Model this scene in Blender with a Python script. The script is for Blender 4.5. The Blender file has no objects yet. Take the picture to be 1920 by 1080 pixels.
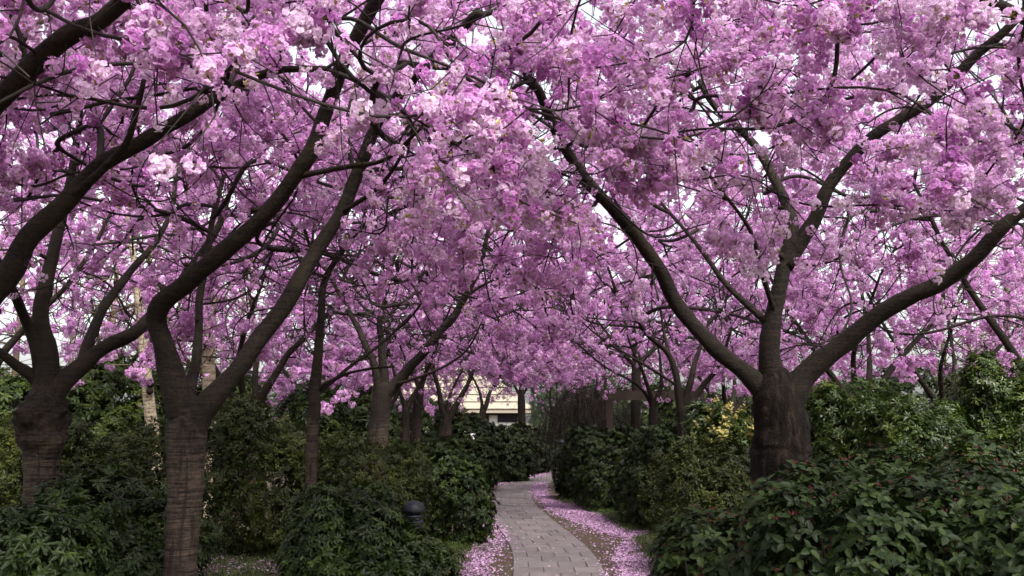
import bpy, math, random
import numpy as np
from mathutils import Vector, Matrix

rng = np.random.default_rng(11)
random.seed(11)
scene = bpy.context.scene
COL = scene.collection
R = math.radians

# ------------------------------------------------------------------ camera, sky, sun, exposure
CAM_H, FPX, HORIZON = 1.8, 1800.0, 790.0
PITCH = math.atan((HORIZON - 540.0) / FPX)
cam_data = bpy.data.cameras.new('camera')
cam = bpy.data.objects.new('camera', cam_data)
COL.objects.link(cam)
cam.location = (0, 0, CAM_H)
cam.rotation_euler = (math.pi / 2 + PITCH, 0, 0)
cam_data.sensor_width = 36.0
cam_data.lens = FPX / 1920.0 * 36.0
cam_data.clip_end = 2000.0
scene.camera = cam

SUN_EL, SUN_AZ = 52.0, 150.0          # degrees; azimuth clockwise from +Y (the view direction)
world = bpy.data.worlds.new('World')
scene.world = world
world.use_nodes = True
nt = world.node_tree
nt.nodes.clear()
wo = nt.nodes.new('ShaderNodeOutputWorld')
bg = nt.nodes.new('ShaderNodeBackground')
sky = nt.nodes.new('ShaderNodeTexSky')
sky.sky_type = 'NISHITA'
sky.sun_disc = False
sky.sun_elevation = R(SUN_EL)
sky.sun_rotation = R(SUN_AZ)
sky.air_density = 1.0
sky.dust_density = 4.0
sky.ozone_density = 1.0
hs = nt.nodes.new('ShaderNodeHueSaturation')
hs.inputs['Saturation'].default_value = 0.22      # thin bright cloud cover
nt.links.new(sky.outputs[0], hs.inputs['Color'])
nt.links.new(hs.outputs[0], bg.inputs['Color'])
bg.inputs['Strength'].default_value = 0.15
nt.links.new(bg.outputs[0], wo.inputs['Surface'])

sun_data = bpy.data.lights.new('sun', 'SUN')
sun_data.energy = 2.2
sun_data.angle = R(16.0)
sun_data.color = (1.0, 0.95, 0.87)
sun = bpy.data.objects.new('sun', sun_data)
COL.objects.link(sun)
az, el = R(SUN_AZ), R(SUN_EL)
to_sun = Vector((math.sin(az) * math.cos(el), math.cos(az) * math.cos(el), math.sin(el)))
sun.rotation_euler = to_sun.to_track_quat('Z', 'Y').to_euler()
sun.location = (0, -20, 30)

vs = scene.view_settings
scene.display_settings.display_device = 'sRGB'
vs.view_transform = 'Standard'
vs.look = 'None'
vs.gamma = 1.0
vs.exposure = 1.34
vs.use_curve_mapping = False
cy = scene.cycles
cy.max_bounces = 5
cy.diffuse_bounces = 5
cy.glossy_bounces = 2
cy.transmission_bounces = 2
cy.transparent_max_bounces = 4
cy.caustics_reflective = False
cy.caustics_refractive = False
cy.use_adaptive_sampling = True
cy.adaptive_threshold = 0.02
cy.use_denoising = True
cy.denoiser = 'OPENIMAGEDENOISE'
cy.denoising_input_passes = 'RGB_ALBEDO_NORMAL'

# ------------------------------------------------------------------ helpers
cP, sP = math.cos(PITCH), math.sin(PITCH)


def at(px, py, Y):
    """World point at depth Y metres ahead of the camera that the photograph shows at (px, py)."""
    u, v = (px - 960.0) / FPX, (540.0 - py) / FPX
    d = np.array([u, cP - v * sP, sP + v * cP])
    return np.array([0, 0, CAM_H]) + d * (Y / d[1])


def ground_at(px, py):
    u, v = (px - 960.0) / FPX, (540.0 - py) / FPX
    d = np.array([u, cP - v * sP, sP + v * cP])
    t = -CAM_H / d[2]
    return np.array([0, 0, CAM_H]) + d * t


def to_px(p):
    p = np.atleast_2d(p) - np.array([0, 0, CAM_H])
    dep = p[:, 1] * cP + p[:, 2] * sP
    up = -p[:, 1] * sP + p[:, 2] * cP
    dep = np.where(dep < 0.05, 0.05, dep)
    return 960 + FPX * p[:, 0] / dep, 540 - FPX * up / dep, dep


def tag(o, label=None, cat=None, group=None, kind=None):
    if label: o['label'] = label
    if cat: o['category'] = cat
    if group: o['group'] = group
    if kind: o['kind'] = kind
    return o


def empty(name, loc=(0, 0, 0)):
    o = bpy.data.objects.new(name, None)
    o.empty_display_size = 0.2
    o.location = loc
    COL.objects.link(o)
    return o


def link(name, me, parent=None, mat=None, smooth=False):
    """Mesh given in world coordinates; parented things keep their parent's origin."""
    o = bpy.data.objects.new(name, me)
    COL.objects.link(o)
    if mat is not None and not me.materials:
        me.materials.append(mat)
    if smooth:
        me.polygons.foreach_set('use_smooth', np.ones(len(me.polygons), dtype=bool))
    if parent is not None:
        o.parent = parent
        off = Vector((0, 0, 0))
        q = parent
        while q is not None:
            off += Vector(q.location)
            q = q.parent
        o.location = -off
    return o


def mesh_from(name, V, F):
    me = bpy.data.meshes.new(name)
    V = np.asarray(V, dtype=np.float32)
    if isinstance(F, np.ndarray) and F.ndim == 2:
        k = F.shape[1]
        me.vertices.add(len(V)); me.vertices.foreach_set('co', V.ravel())
        me.loops.add(F.size); me.loops.foreach_set('vertex_index', F.astype(np.int32).ravel())
        me.polygons.add(len(F))
        me.polygons.foreach_set('loop_start', np.arange(0, F.size, k, dtype=np.int32))
        me.update(calc_edges=True)
    else:
        me.from_pydata([tuple(v) for v in V], [], [tuple(f) for f in F])
        me.update()
    return me


class MB:
    """Collects shapes for one mesh."""
    def __init__(self):
        self.v, self.f, self.n = [], [], 0

    def add(self, V, F):
        self.v.append(np.asarray(V, float))
        self.f += [tuple(int(i) + self.n for i in f) for f in F]
        self.n += len(V)
        return self

    def box(self, x0, x1, y0, y1, z0, z1, bev=0.0, M=None):
        V = np.array([(x, y, z) for z in (z0, z1) for y in (y0, y1) for x in (x0, x1)], float)
        F = [(0, 2, 3, 1), (4, 5, 7, 6), (0, 1, 5, 4), (2, 6, 7, 3), (0, 4, 6, 2), (1, 3, 7, 5)]
        if M is not None:
            V = V @ np.array(M).T[:3, :3] + np.array(M)[:3, 3]
        return self.add(V, F)

    def lathe(self, prof, c=(0, 0, 0), seg=20):
        a = np.linspace(0, 2 * math.pi, seg, endpoint=False)
        V = [(c[0] + r * math.cos(t), c[1] + r * math.sin(t), c[2] + z) for r, z in prof for t in a]
        F = []
        for i in range(len(prof) - 1):
            for j in range(seg):
                k = (j + 1) % seg
                F.append((i * seg + j, i * seg + k, (i + 1) * seg + k, (i + 1) * seg + j))
        F.append(tuple(range(seg - 1, -1, -1)))
        F.append(tuple((len(prof) - 1) * seg + j for j in range(seg)))
        return self.add(V, F)

    def mesh(self, name):
        return mesh_from(name, np.vstack(self.v), self.f)


def catmull(P, step):
    P = np.asarray(P, float)
    if len(P) < 3:
        n = max(2, int(np.linalg.norm(P[-1] - P[0]) / step) + 1)
        t = np.linspace(0, 1, n)[:, None]
        return P[0] * (1 - t) + P[-1] * t
    Q = np.vstack([2 * P[0] - P[1], P, 2 * P[-1] - P[-2]])
    out = []
    for i in range(1, len(Q) - 2):
        L = np.linalg.norm(Q[i + 1][:3] - Q[i][:3])
        n = max(2, int(L / step))
        t = np.linspace(0, 1, n, endpoint=False)[:, None]
        p0, p1, p2, p3 = Q[i - 1], Q[i], Q[i + 1], Q[i + 2]
        out.append(0.5 * (2 * p1 + (p2 - p0) * t + (2 * p0 - 5 * p1 + 4 * p2 - p3) * t ** 2 + (3 * p1 - p0 - 3 * p2 + p3) * t ** 3))
    out.append(P[-1:])
    return np.vstack(out)


def tube_arrays(P, rad, seg, rough=0.0, cap=True):
    """Rings along polyline P; returns verts and quad faces (caps are collapsed rings)."""
    P = np.asarray(P, float); rad = np.asarray(rad, float)
    n = len(P)
    T = np.gradient(P, axis=0)
    T /= np.linalg.norm(T, axis=1)[:, None] + 1e-9
    ref = np.array([0.31, 0.95, 0.05]) if abs(T[0][1]) < 0.8 else np.array([1.0, 0.1, 0.0])
    N = np.zeros_like(P)
    u = np.cross(T[0], ref); u /= np.linalg.norm(u)
    for i in range(n):
        u = u - T[i] * np.dot(u, T[i]); u /= np.linalg.norm(u) + 1e-9
        N[i] = u
    B = np.cross(T, N)
    a = np.linspace(0, 2 * math.pi, seg, endpoint=False)
    rr = np.repeat(rad[:, None], seg, 1)
    if rough > 0:
        ph = rng.uniform(0, 6.28, 8)
        z = np.arange(n)[:, None] * 1.0
        A = a[None, :]
        rr = rr * (1 + rough * (0.5 * np.sin(2 * A + ph[0] + z * .13) + 0.35 * np.sin(3 * A + ph[1] - z * .21) + 0.3 * np.sin(5 * A + ph[2] + z * .35)
                                + 0.3 * np.sin(z * .9 + ph[3] + A) + 0.25 * np.sin(z * 1.7 + ph[4] - 2 * A)) + rng.normal(0, rough * .18, rr.shape))
    V = P[:, None, :] + rr[..., None] * (np.cos(a)[None, :, None] * N[:, None, :] + np.sin(a)[None, :, None] * B[:, None, :])
    V = V.reshape(-1, 3)
    i = np.arange(n - 1)[:, None] * seg
    j = np.arange(seg)[None, :]
    k = (j + 1) % seg
    F = np.stack([i + j, i + k, i + seg + k, i + seg + j], -1).reshape(-1, 4)
    if cap:
        V = np.vstack([V, P[:1], P[-1:]])
        c0, c1 = len(V) - 2, len(V) - 1
        jj = np.arange(seg); kk = (jj + 1) % seg
        F = np.vstack([F, np.stack([jj, np.full(seg, c0), np.full(seg, c0), kk], -1)]) if False else F
    return V, F


def tube(name, P, rad, seg=14, rough=0.0, parent=None, mat=None):
    V, F = tube_arrays(P, rad, seg, rough, cap=False)
    m = MB(); m.add(V, [])
    n = len(V) // seg
    faces = [tuple(f) for f in F]
    faces.append(tuple(range(seg - 1, -1, -1)))
    faces.append(tuple((n - 1) * seg + j for j in range(seg)))
    me = mesh_from(name, V, faces)
    return link(name, me, parent, mat, smooth=True)


def fractal(p, seed=0, octaves=3, scale=1.0):
    """Cheap smooth pseudo-noise in [-1,1] for numpy points."""
    g = np.random.default_rng(seed)
    p = np.asarray(p, float)
    out = np.zeros(len(p)); amp = 1.0; tot = 0
    for o in range(octaves):
        for _ in range(3):
            d = g.normal(size=3); d /= np.linalg.norm(d)
            out += amp * np.sin(p @ d * (2 * math.pi / scale) * 2 ** o * g.uniform(.7, 1.3) + g.uniform(0, 6.28)) / 3
        tot += amp; amp *= .55
    return out / tot * 1.6


# ------------------------------------------------------------------ materials
def mat_new(name):
    m = bpy.data.materials.new(name)
    m.use_nodes = True
    n = m.node_tree
    n.nodes.clear()
    out = n.nodes.new('ShaderNodeOutputMaterial')
    return m, n, out


def ramp(n, src, stops):
    r = n.nodes.new('ShaderNodeValToRGB')
    e = r.color_ramp.elements
    while len(e) < len(stops):
        e.new(0.5)
    for i, (p, c) in enumerate(stops):
        e[i].position = p
        e[i].color = (*c, 1)
    n.links.new(src, r.inputs[0])
    return r


def noise(n, scale, detail=4, rough=.6, vec=None, dist=0.0):
    t = n.nodes.new('ShaderNodeTexNoise')
    t.inputs['Scale'].default_value = scale
    t.inputs['Detail'].default_value = detail
    t.inputs['Roughness'].default_value = rough
    t.inputs['Distortion'].default_value = dist
    if vec is not None:
        n.links.new(vec, t.inputs['Vector'])
    return t


def mathn(n, op, a, b=None, c=None):
    m = n.nodes.new('ShaderNodeMath')
    m.operation = op
    for i, v in enumerate((a, b, c)):
        if v is None: continue
        if isinstance(v, (int, float)): m.inputs[i].default_value = v
        else: n.links.new(v, m.inputs[i])
    return m.outputs[0]


def mixc(n, fac, a, b, blend='MIX'):
    m = n.nodes.new('ShaderNodeMix')
    m.data_type = 'RGBA'
    m.blend_type = blend
    for sock, v in ((m.inputs[0], fac), (m.inputs[6], a), (m.inputs[7], b)):
        if isinstance(v, (int, float)): sock.default_value = v
        elif isinstance(v, tuple): sock.default_value = (*v, 1)
        else: n.links.new(v, sock)
    return m.outputs[2]


def tint_source(n, src):
    if src == 'obj':
        o = n.nodes.new('ShaderNodeObjectInfo')
        return o.outputs['Random']
    a = n.nodes.new('ShaderNodeAttribute')
    a.attribute_type = 'INSTANCER'
    a.attribute_name = 'tint'
    return a.outputs['Fac']


def petal_material(name, stops, src='inst', trans=0.52):
    m, n, out = mat_new(name)
    t = tint_source(n, src)
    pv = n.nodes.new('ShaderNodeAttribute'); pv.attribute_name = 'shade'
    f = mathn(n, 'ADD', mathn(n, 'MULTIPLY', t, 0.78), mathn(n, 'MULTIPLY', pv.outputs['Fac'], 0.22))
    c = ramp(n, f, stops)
    d = n.nodes.new('ShaderNodeBsdfDiffuse')
    n.links.new(c.outputs[0], d.inputs['Color'])
    tr = n.nodes.new('ShaderNodeBsdfTranslucent')
    n.links.new(c.outputs[0], tr.inputs['Color'])
    mx = n.nodes.new('ShaderNodeMixShader')
    mx.inputs[0].default_value = trans
    n.links.new(d.outputs[0], mx.inputs[1])
    n.links.new(tr.outputs[0], mx.inputs[2])
    n.links.new(mx.outputs[0], out.inputs['Surface'])
    return m


def leaf_material(name, stops, src='inst', rough=0.38, trans=0.18, spec=0.5):
    m, n, out = mat_new(name)
    t = tint_source(n, src)
    pv = n.nodes.new('ShaderNodeAttribute'); pv.attribute_name = 'shade'
    f = mathn(n, 'ADD', mathn(n, 'MULTIPLY', t, 0.75), mathn(n, 'MULTIPLY', pv.outputs['Fac'], 0.25))
    c = ramp(n, f, stops)
    p = n.nodes.new('ShaderNodeBsdfPrincipled')
    n.links.new(c.outputs[0], p.inputs['Base Color'])
    p.inputs['Roughness'].default_value = rough
    p.inputs['Specular IOR Level'].default_value = spec
    tr = n.nodes.new('ShaderNodeBsdfTranslucent')
    n.links.new(c.outputs[0], tr.inputs['Color'])
    mx = n.nodes.new('ShaderNodeMixShader')
    mx.inputs[0].default_value = trans
    n.links.new(p.outputs[0], mx.inputs[1])
    n.links.new(tr.outputs[0], mx.inputs[2])
    n.links.new(mx.outputs[0], out.inputs['Surface'])
    return m


def bark_material(name, dark, light, band=9.0, moss=(0.06, 0.065, 0.02), moss_lit_amt=0.25, bump=0.5, lent=0.5, streak=0.0, graft=0.0):
    m, n, out = mat_new(name)
    tc = n.nodes.new('ShaderNodeTexCoord')
    mp = n.nodes.new('ShaderNodeMapping')
    mp.inputs['Scale'].default_value = (2.2, 2.2, band * 2.4)
    n.links.new(tc.outputs['Object'], mp.inputs['Vector'])
    rings = noise(n, 2.0, 5, .65, mp.outputs[0], .4)               # horizontal lenticel bands of cherry bark
    fine = noise(n, 38, 5, .65, tc.outputs['Object'])
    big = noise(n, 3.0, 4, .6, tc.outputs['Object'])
    f = mathn(n, 'ADD', mathn(n, 'MULTIPLY', rings.outputs['Fac'], lent), mathn(n, 'MULTIPLY', fine.outputs['Fac'], 1 - lent))
    c = ramp(n, f, [(0.40, dark), (0.50, tuple((a + b) / 2 for a, b in zip(dark, light))), (0.62, light)])
    mf = ramp(n, big.outputs['Fac'], [(0.5, (0, 0, 0)), (0.7, (moss_lit_amt,) * 3)])
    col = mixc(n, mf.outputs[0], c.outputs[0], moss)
    if streak:                                                    # dark gum and rain streaks running down the trunk
        mp2 = n.nodes.new('ShaderNodeMapping')
        mp2.inputs['Scale'].default_value = (9, 9, .9)
        n.links.new(tc.outputs['Object'], mp2.inputs['Vector'])
        st = noise(n, 1.4, 4, .6, mp2.outputs[0], .6)
        sf = ramp(n, st.outputs['Fac'], [(.54, (0, 0, 0)), (.62, (streak,) * 3)])
        col = mixc(n, sf.outputs[0], col, (0.010, 0.005, 0.004))
    if graft:                                                     # smooth ringed stock below the graft, dark rough scion bark above
        sx = n.nodes.new('ShaderNodeSeparateXYZ')
        n.links.new(tc.outputs['Object'], sx.inputs[0])
        zf = mathn(n, 'ADD', sx.outputs['Z'], mathn(n, 'MULTIPLY', noise(n, 5, 5, .65, tc.outputs['Object']).outputs['Fac'], 1.1))
        gf = ramp(n, mathn(n, 'SUBTRACT', zf, graft + .55 - .5), [(.34, (0, 0, 0)), (.66, (1, 1, 1))])
        sc_ = ramp(n, fine.outputs['Fac'], [(.38, (0.003, 0.002, 0.0015)), (.65, (0.024, 0.016, 0.011))])
        col = mixc(n, gf.outputs[0], col, sc_.outputs[0])
    p = n.nodes.new('ShaderNodeBsdfPrincipled')
    p.inputs['Roughness'].default_value = 0.85
    p.inputs['Specular IOR Level'].default_value = 0.25
    n.links.new(col, p.inputs['Base Color'])
    b = n.nodes.new('ShaderNodeBump')
    b.inputs['Strength'].default_value = bump
    b.inputs['Distance'].default_value = 0.02
    n.links.new(f, b.inputs['Height'])
    n.links.new(b.outputs[0], p.inputs['Normal'])
    n.links.new(p.outputs[0], out.inputs['Surface'])
    return m


def plain_material(name, c0, c1, scale=8, rough=.7, bump=.2, spec=.3, stretch=(1, 1, 1)):
    m, n, out = mat_new(name)
    tc = n.nodes.new('ShaderNodeTexCoord')
    mp = n.nodes.new('ShaderNodeMapping')
    mp.inputs['Scale'].default_value = stretch
    n.links.new(tc.outputs['Object'], mp.inputs['Vector'])
    t = noise(n, scale, 6, .65, mp.outputs[0])
    c = ramp(n, t.outputs['Fac'], [(.3, c0), (.7, c1)])
    p = n.nodes.new('ShaderNodeBsdfPrincipled')
    p.inputs['Roughness'].default_value = rough
    p.inputs['Specular IOR Level'].default_value = spec
    n.links.new(c.outputs[0], p.inputs['Base Color'])
    b = n.nodes.new('ShaderNodeBump')
    b.inputs['Strength'].default_value = bump
    b.inputs['Distance'].default_value = 0.01
    n.links.new(t.outputs['Fac'], b.inputs['Height'])
    n.links.new(b.outputs[0], p.inputs['Normal'])
    n.links.new(p.outputs[0], out.inputs['Surface'])
    return m


PINK = [(0.0, (0.37, 0.105, 0.37)), (0.28, (0.60, 0.25, 0.58)), (0.56, (0.80, 0.48, 0.785)), (0.9, (0.92, 0.75, 0.91))]
M = {}
M['petal'] = petal_material('cherry_petal', PINK)
M['petal_obj'] = petal_material('cherry_petal_near', PINK, 'obj')
M['fallen'] = petal_material('fallen_petal', [(0.0, (0.34, 0.15, 0.32)), (0.5, (0.58, 0.36, 0.55)), (1.0, (0.80, 0.62, 0.79))], trans=.15)
M['young'] = leaf_material('young_cherry_leaf', [(0, (0.13, 0.11, 0.02)), (1, (0.36, 0.31, 0.04))], trans=.4)
M['young_obj'] = leaf_material('young_cherry_leaf_near', [(0, (0.13, 0.11, 0.02)), (1, (0.36, 0.31, 0.04))], 'obj', trans=.4)
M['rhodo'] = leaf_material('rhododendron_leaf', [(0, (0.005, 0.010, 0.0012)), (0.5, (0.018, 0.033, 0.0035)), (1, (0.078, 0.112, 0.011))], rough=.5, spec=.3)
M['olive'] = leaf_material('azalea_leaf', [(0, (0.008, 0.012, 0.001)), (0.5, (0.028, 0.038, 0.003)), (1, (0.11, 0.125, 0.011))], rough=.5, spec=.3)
M['light'] = leaf_material('light_green_leaf', [(0, (0.014, 0.030, 0.003)), (0.5, (0.042, 0.074, 0.008)), (1, (0.13, 0.165, 0.02))], trans=.25)
VIB = [(0, (0.005, 0.011, 0.0022)), (0.5, (0.016, 0.030, 0.006)), (1, (0.044, 0.068, 0.013))]
M['vib'] = leaf_material('viburnum_leaf', VIB, rough=.55, spec=.22)
M['vib_obj'] = leaf_material('viburnum_leaf_near', VIB, 'obj', rough=.55, spec=.22)
M['bud'] = plain_material('red_bud', (0.06, 0.008, 0.010), (0.14, 0.018, 0.022), 60)
M['flower_yellow'] = leaf_material('yellow_flower', [(0, (0.30, 0.25, 0.06)), (1, (0.55, 0.47, 0.17))], trans=.3, spec=.2)
M['pinkbud'] = leaf_material('camellia_flower', [(0, (0.25, 0.07, 0.07)), (1, (0.4, 0.2, 0.18))], trans=.2)
M['orange'] = leaf_material('orange_leaf', [(0, (0.55, 0.16, 0.01)), (1, (0.8, 0.32, 0.02))], trans=.4)
M['bark'] = bark_material('cherry_bark', (0.003, 0.002, 0.0015), (0.024, 0.016, 0.010), bump=1.0, moss=(0.030, 0.026, 0.009), moss_lit_amt=.4)  # patchy moss tone doubles as painted greenish light on the limbs
M['trunkbark'] = bark_material('cherry_trunk_bark', (0.006, 0.004, 0.003), (0.072, 0.049, 0.037), band=11, bump=1.0, lent=.72, moss_lit_amt=.12, streak=.8, graft=1.72)
m, n, out = mat_new('old_cherry_bark')
tc = n.nodes.new('ShaderNodeTexCoord')
mp = n.nodes.new('ShaderNodeMapping'); mp.inputs['Scale'].default_value = (1, 1, .22)
n.links.new(tc.outputs['Object'], mp.inputs['Vector'])
n1 = noise(n, 14, 6, .7, mp.outputs[0], .6); n2 = noise(n, 60, 4, .7, tc.outputs['Object'])
f = mathn(n, 'ADD', mathn(n, 'MULTIPLY', n1.outputs['Fac'], .75), mathn(n, 'MULTIPLY', n2.outputs['Fac'], .25))
c = ramp(n, f, [(.42, (0.003, 0.002, 0.0015)), (.52, (0.012, 0.008, 0.0055)), (.63, (0.042, 0.029, 0.021))])
p = n.nodes.new('ShaderNodeBsdfPrincipled'); p.inputs['Roughness'].default_value = .9; p.inputs['Specular IOR Level'].default_value = .2
n.links.new(c.outputs[0], p.inputs['Base Color'])
b = n.nodes.new('ShaderNodeBump'); b.inputs['Strength'].default_value = 1.0; b.inputs['Distance'].default_value = .05
n.links.new(f, b.inputs['Height']); n.links.new(b.outputs[0], p.inputs['Normal'])
n.links.new(p.outputs[0], out.inputs['Surface'])
M['oldbark'] = m
M['twig'] = plain_material('cherry_twig', (0.008, 0.0055, 0.005), (0.024, 0.016, 0.012), 20, .8)
M['birch'] = bark_material('birch_bark', (0.10, 0.075, 0.05), (0.62, 0.53, 0.38), band=7, moss_lit_amt=0, bump=.5, lent=.55)
M['bare'] = bark_material('bare_tree_bark', (0.06, 0.045, 0.03), (0.22, 0.17, 0.11), moss_lit_amt=.3)
M['stem'] = plain_material('shrub_stem', (0.02, 0.015, 0.01), (0.06, 0.045, 0.03), 20, .8)
M['lamp'] = plain_material('bollard_black', (0.006, 0.0065, 0.011), (0.013, 0.014, 0.022), 30, .5, .1, .4)
M['lampglass'] = plain_material('bollard_lens', (0.10, 0.10, 0.11), (0.2, 0.2, 0.22), 30, .25, 0, .5)
M['thatch'] = plain_material('straw_thatch', (0.22, 0.19, 0.15), (0.34, 0.295, 0.235), 9, .9, .7, .1, (6, 6, 1))
M['plaster'] = plain_material('white_plaster', (0.66, 0.65, 0.63), (0.78, 0.77, 0.75), 3, .8, .1)
M['timber'] = plain_material('dark_timber', (0.014, 0.009, 0.006), (0.036, 0.022, 0.015), 6, .7, .4, .3, (1, 1, 8))
M['window'] = plain_material('dark_window', (0.012, 0.013, 0.016), (0.02, 0.021, 0.026), 2, .15, 0, .5)

# ------------------------------------------------------------------ small source meshes (petals, leaves)
def variant(name, V, F, mats, midx, shade):
    me = mesh_from(name, V, F)
    for m in mats: me.materials.append(m)
    me.polygons.foreach_set('material_index', np.asarray(midx, dtype=np.int32))
    a = me.attributes.new('shade', 'FLOAT', 'FACE')
    a.data.foreach_set('value', np.asarray(shade, dtype=np.float32))
    me.update()
    return me


def frame_of(d):
    d = np.asarray(d, float); d = d / (np.linalg.norm(d) + 1e-9)
    r = np.array([0, 0, 1.0]) if abs(d[2]) < .9 else np.array([1.0, 0, 0])
    u = np.cross(r, d); u /= np.linalg.norm(u)
    return u, np.cross(d, u), d


def leaf_shape(L, W, fold=.25, droop=.2):
    """Elliptic leaf along +x, folded at its midrib: 2x3 quads-ish, 8 verts."""
    xs = [0.0, .3, .68, 1.0]; ws = [0.04, .5, .42, 0.0]
    V, F = [], []
    for x, w in zip(xs, ws):
        z = -droop * L * x * x
        V += [(x * L, w * W, z + fold * w * W), (x * L, 0, z), (x * L, -w * W, z + fold * w * W)]
    for i in range(3):
        for j in range(2):
            a = i * 3 + j
            F.append((a, a + 3, a + 4, a + 1))
    return np.array(V, float), F


def add_leaf(acc, base, d, up, L, W, fold, droop, mi, sh):
    V, F = leaf_shape(L, W, fold, droop)
    d = d / np.linalg.norm(d)
    s = np.cross(up, d); s /= np.linalg.norm(s) + 1e-9
    n = np.cross(d, s)
    Vw = base + V[:, :1] * d + V[:, 1:2] * s + V[:, 2:] * n
    k = acc['n']
    acc['V'].append(Vw); acc['F'] += [tuple(i + k for i in f) for f in F]
    acc['n'] += len(Vw); acc['m'] += [mi] * len(F); acc['s'] += [sh] * len(F)


def new_acc(): return {'V': [], 'F': [], 'n': 0, 'm': [], 's': []}


def blossom_variant(seed, leafy, mats):
    g = np.random.default_rng(seed)
    acc = new_acc()
    nfl = g.integers(14, 18)
    for i in range(nfl):
        zf = 1 - 2 * (i + .5) / nfl; af = i * 2.39996 + g.normal() * .3
        d = np.array([math.cos(af) * math.sqrt(1 - zf * zf), math.sin(af) * math.sqrt(1 - zf * zf), zf]) + g.normal(size=3) * .2; d /= np.linalg.norm(d)
        c = d * g.uniform(.030, .048) * np.array([1.05, 1.05, .9])
        k0 = acc['n']; q_ = np.cross(d, [.3, .5, .8]) * .0012
        acc['V'].append(np.array([np.zeros(3) + q_, -q_, c - q_, c + q_])); acc['F'].append((k0, k0 + 1, k0 + 2, k0 + 3)); acc['n'] += 4; acc['m'].append(1); acc['s'].append(.2)
        u, v, w = frame_of(d + g.normal(size=3) * .25)
        rad = g.uniform(.0155, .0205)
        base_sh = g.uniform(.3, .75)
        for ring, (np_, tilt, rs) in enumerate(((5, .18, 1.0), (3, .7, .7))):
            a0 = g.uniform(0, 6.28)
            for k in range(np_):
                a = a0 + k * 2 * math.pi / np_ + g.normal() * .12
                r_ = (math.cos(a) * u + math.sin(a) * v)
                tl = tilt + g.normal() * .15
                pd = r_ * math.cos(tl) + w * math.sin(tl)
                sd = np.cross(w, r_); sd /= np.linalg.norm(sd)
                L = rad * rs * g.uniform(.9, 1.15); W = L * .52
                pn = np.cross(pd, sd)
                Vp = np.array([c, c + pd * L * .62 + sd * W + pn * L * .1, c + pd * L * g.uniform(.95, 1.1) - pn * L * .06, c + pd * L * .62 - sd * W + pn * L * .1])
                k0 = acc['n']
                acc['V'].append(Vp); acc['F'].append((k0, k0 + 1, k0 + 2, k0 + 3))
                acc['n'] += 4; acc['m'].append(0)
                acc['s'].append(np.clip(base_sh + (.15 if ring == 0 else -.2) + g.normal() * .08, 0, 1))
    for i in range(leafy):
        d = g.normal(size=3); d /= np.linalg.norm(d)
        add_leaf(acc, d * .03, d + g.normal(size=3) * .3, np.array([0, 0, 1.0]) + g.normal(size=3) * .3, g.uniform(.028, .045), g.uniform(.014, .02), .3, .2, 1, g.uniform(0, 1))
    return variant('blossom_cluster', np.vstack(acc['V']), acc['F'], mats, acc['m'], acc['s'])


def whorl_variant(seed, n, L, W, mats, tilt=(.1, .6), droop=.25, fold=.25, bud=False, layers=1, spread=0.0):
    g = np.random.default_rng(seed)
    acc = new_acc()
    leaves = []
    for ly in range(layers):
        a0 = g.uniform(0, 6.28)
        for k in range(n):
            a = a0 + k * 2 * math.pi / n + g.normal() * .18
            t = g.uniform(*tilt)
            d = np.array([math.cos(a) * math.cos(t), math.sin(a) * math.cos(t), math.sin(t)])
            b = np.array([0, 0, -ly * L * .35]) + g.normal(size=3) * spread
            l, w = L * g.uniform(.75, 1.15), W * g.uniform(.8, 1.15)
            leaves.append((b, d, l, w))
            add_leaf(acc, b + d * L * .08, d, np.array([0, 0, 1.0]) + g.normal(size=3) * .15, l, w, fold, droop, 0, g.uniform(0, 1))
    if bud:
        for _ in range(3):
            c = g.normal(size=3) * .006 + np.array([0, 0, .012])
            k0 = acc['n']
            r = .007
            acc['V'].append(c + np.array([(r, 0, 0), (-r * .5, r * .8, 0), (-r * .5, -r * .8, 0), (0, 0, r * 2.4), (0, 0, -r)]))
            acc['F'] += [(k0, k0 + 1, k0 + 3), (k0 + 1, k0 + 2, k0 + 3), (k0 + 2, k0, k0 + 3)]
            acc['n'] += 5; acc['m'] += [1] * 3; acc['s'] += [.5] * 3
    me = variant('leaf_whorl', np.vstack(acc['V']), acc['F'], mats, acc['m'], acc['s'])
    return me, leaves


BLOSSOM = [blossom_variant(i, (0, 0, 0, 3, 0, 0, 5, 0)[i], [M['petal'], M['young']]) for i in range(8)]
BLOSSOM_NEAR = [blossom_variant(i + 40, (0, 0, 3, 0, 0)[i], [M['petal_obj'], M['young_obj']]) for i in range(5)]
WH = {}
WH['rhodo'] = [whorl_variant(60 + i, 7, .085, .030, [M['rhodo']], (-.15, .45), .3)[0] for i in range(4)]
WH['camellia'] = [whorl_variant(60 + i, 6, .07, .032, [M['rhodo'], M['pinkbud']], (-.1, .7), .2, bud=(i == 3), layers=2)[0] for i in range(4)]
WH['privet'] = [whorl_variant(64 + i, 6, .055, .026, [M['rhodo']], (-.1, .7), .2, layers=2)[0] for i in range(4)]
WH['olive'] = [whorl_variant(70 + i, 7, .05, .016, [M['olive']], (0, .8), .2, layers=2, spread=.012)[0] for i in range(4)]
WH['light'] = [whorl_variant(80 + i, 7, .07, .024, [M['light']], (0, .7), .25, layers=2, spread=.01)[0] for i in range(4)]
WH['fine'] = [whorl_variant(90 + i, 6, .026, .012, [M['light']], (0, .9), .1, layers=3, spread=.02)[0] for i in range(3)]
WH['finedark'] = [whorl_variant(90 + i, 6, .03, .012, [M['olive']], (0, .9), .1, layers=3, spread=.02)[0] for i in range(3)]
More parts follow.
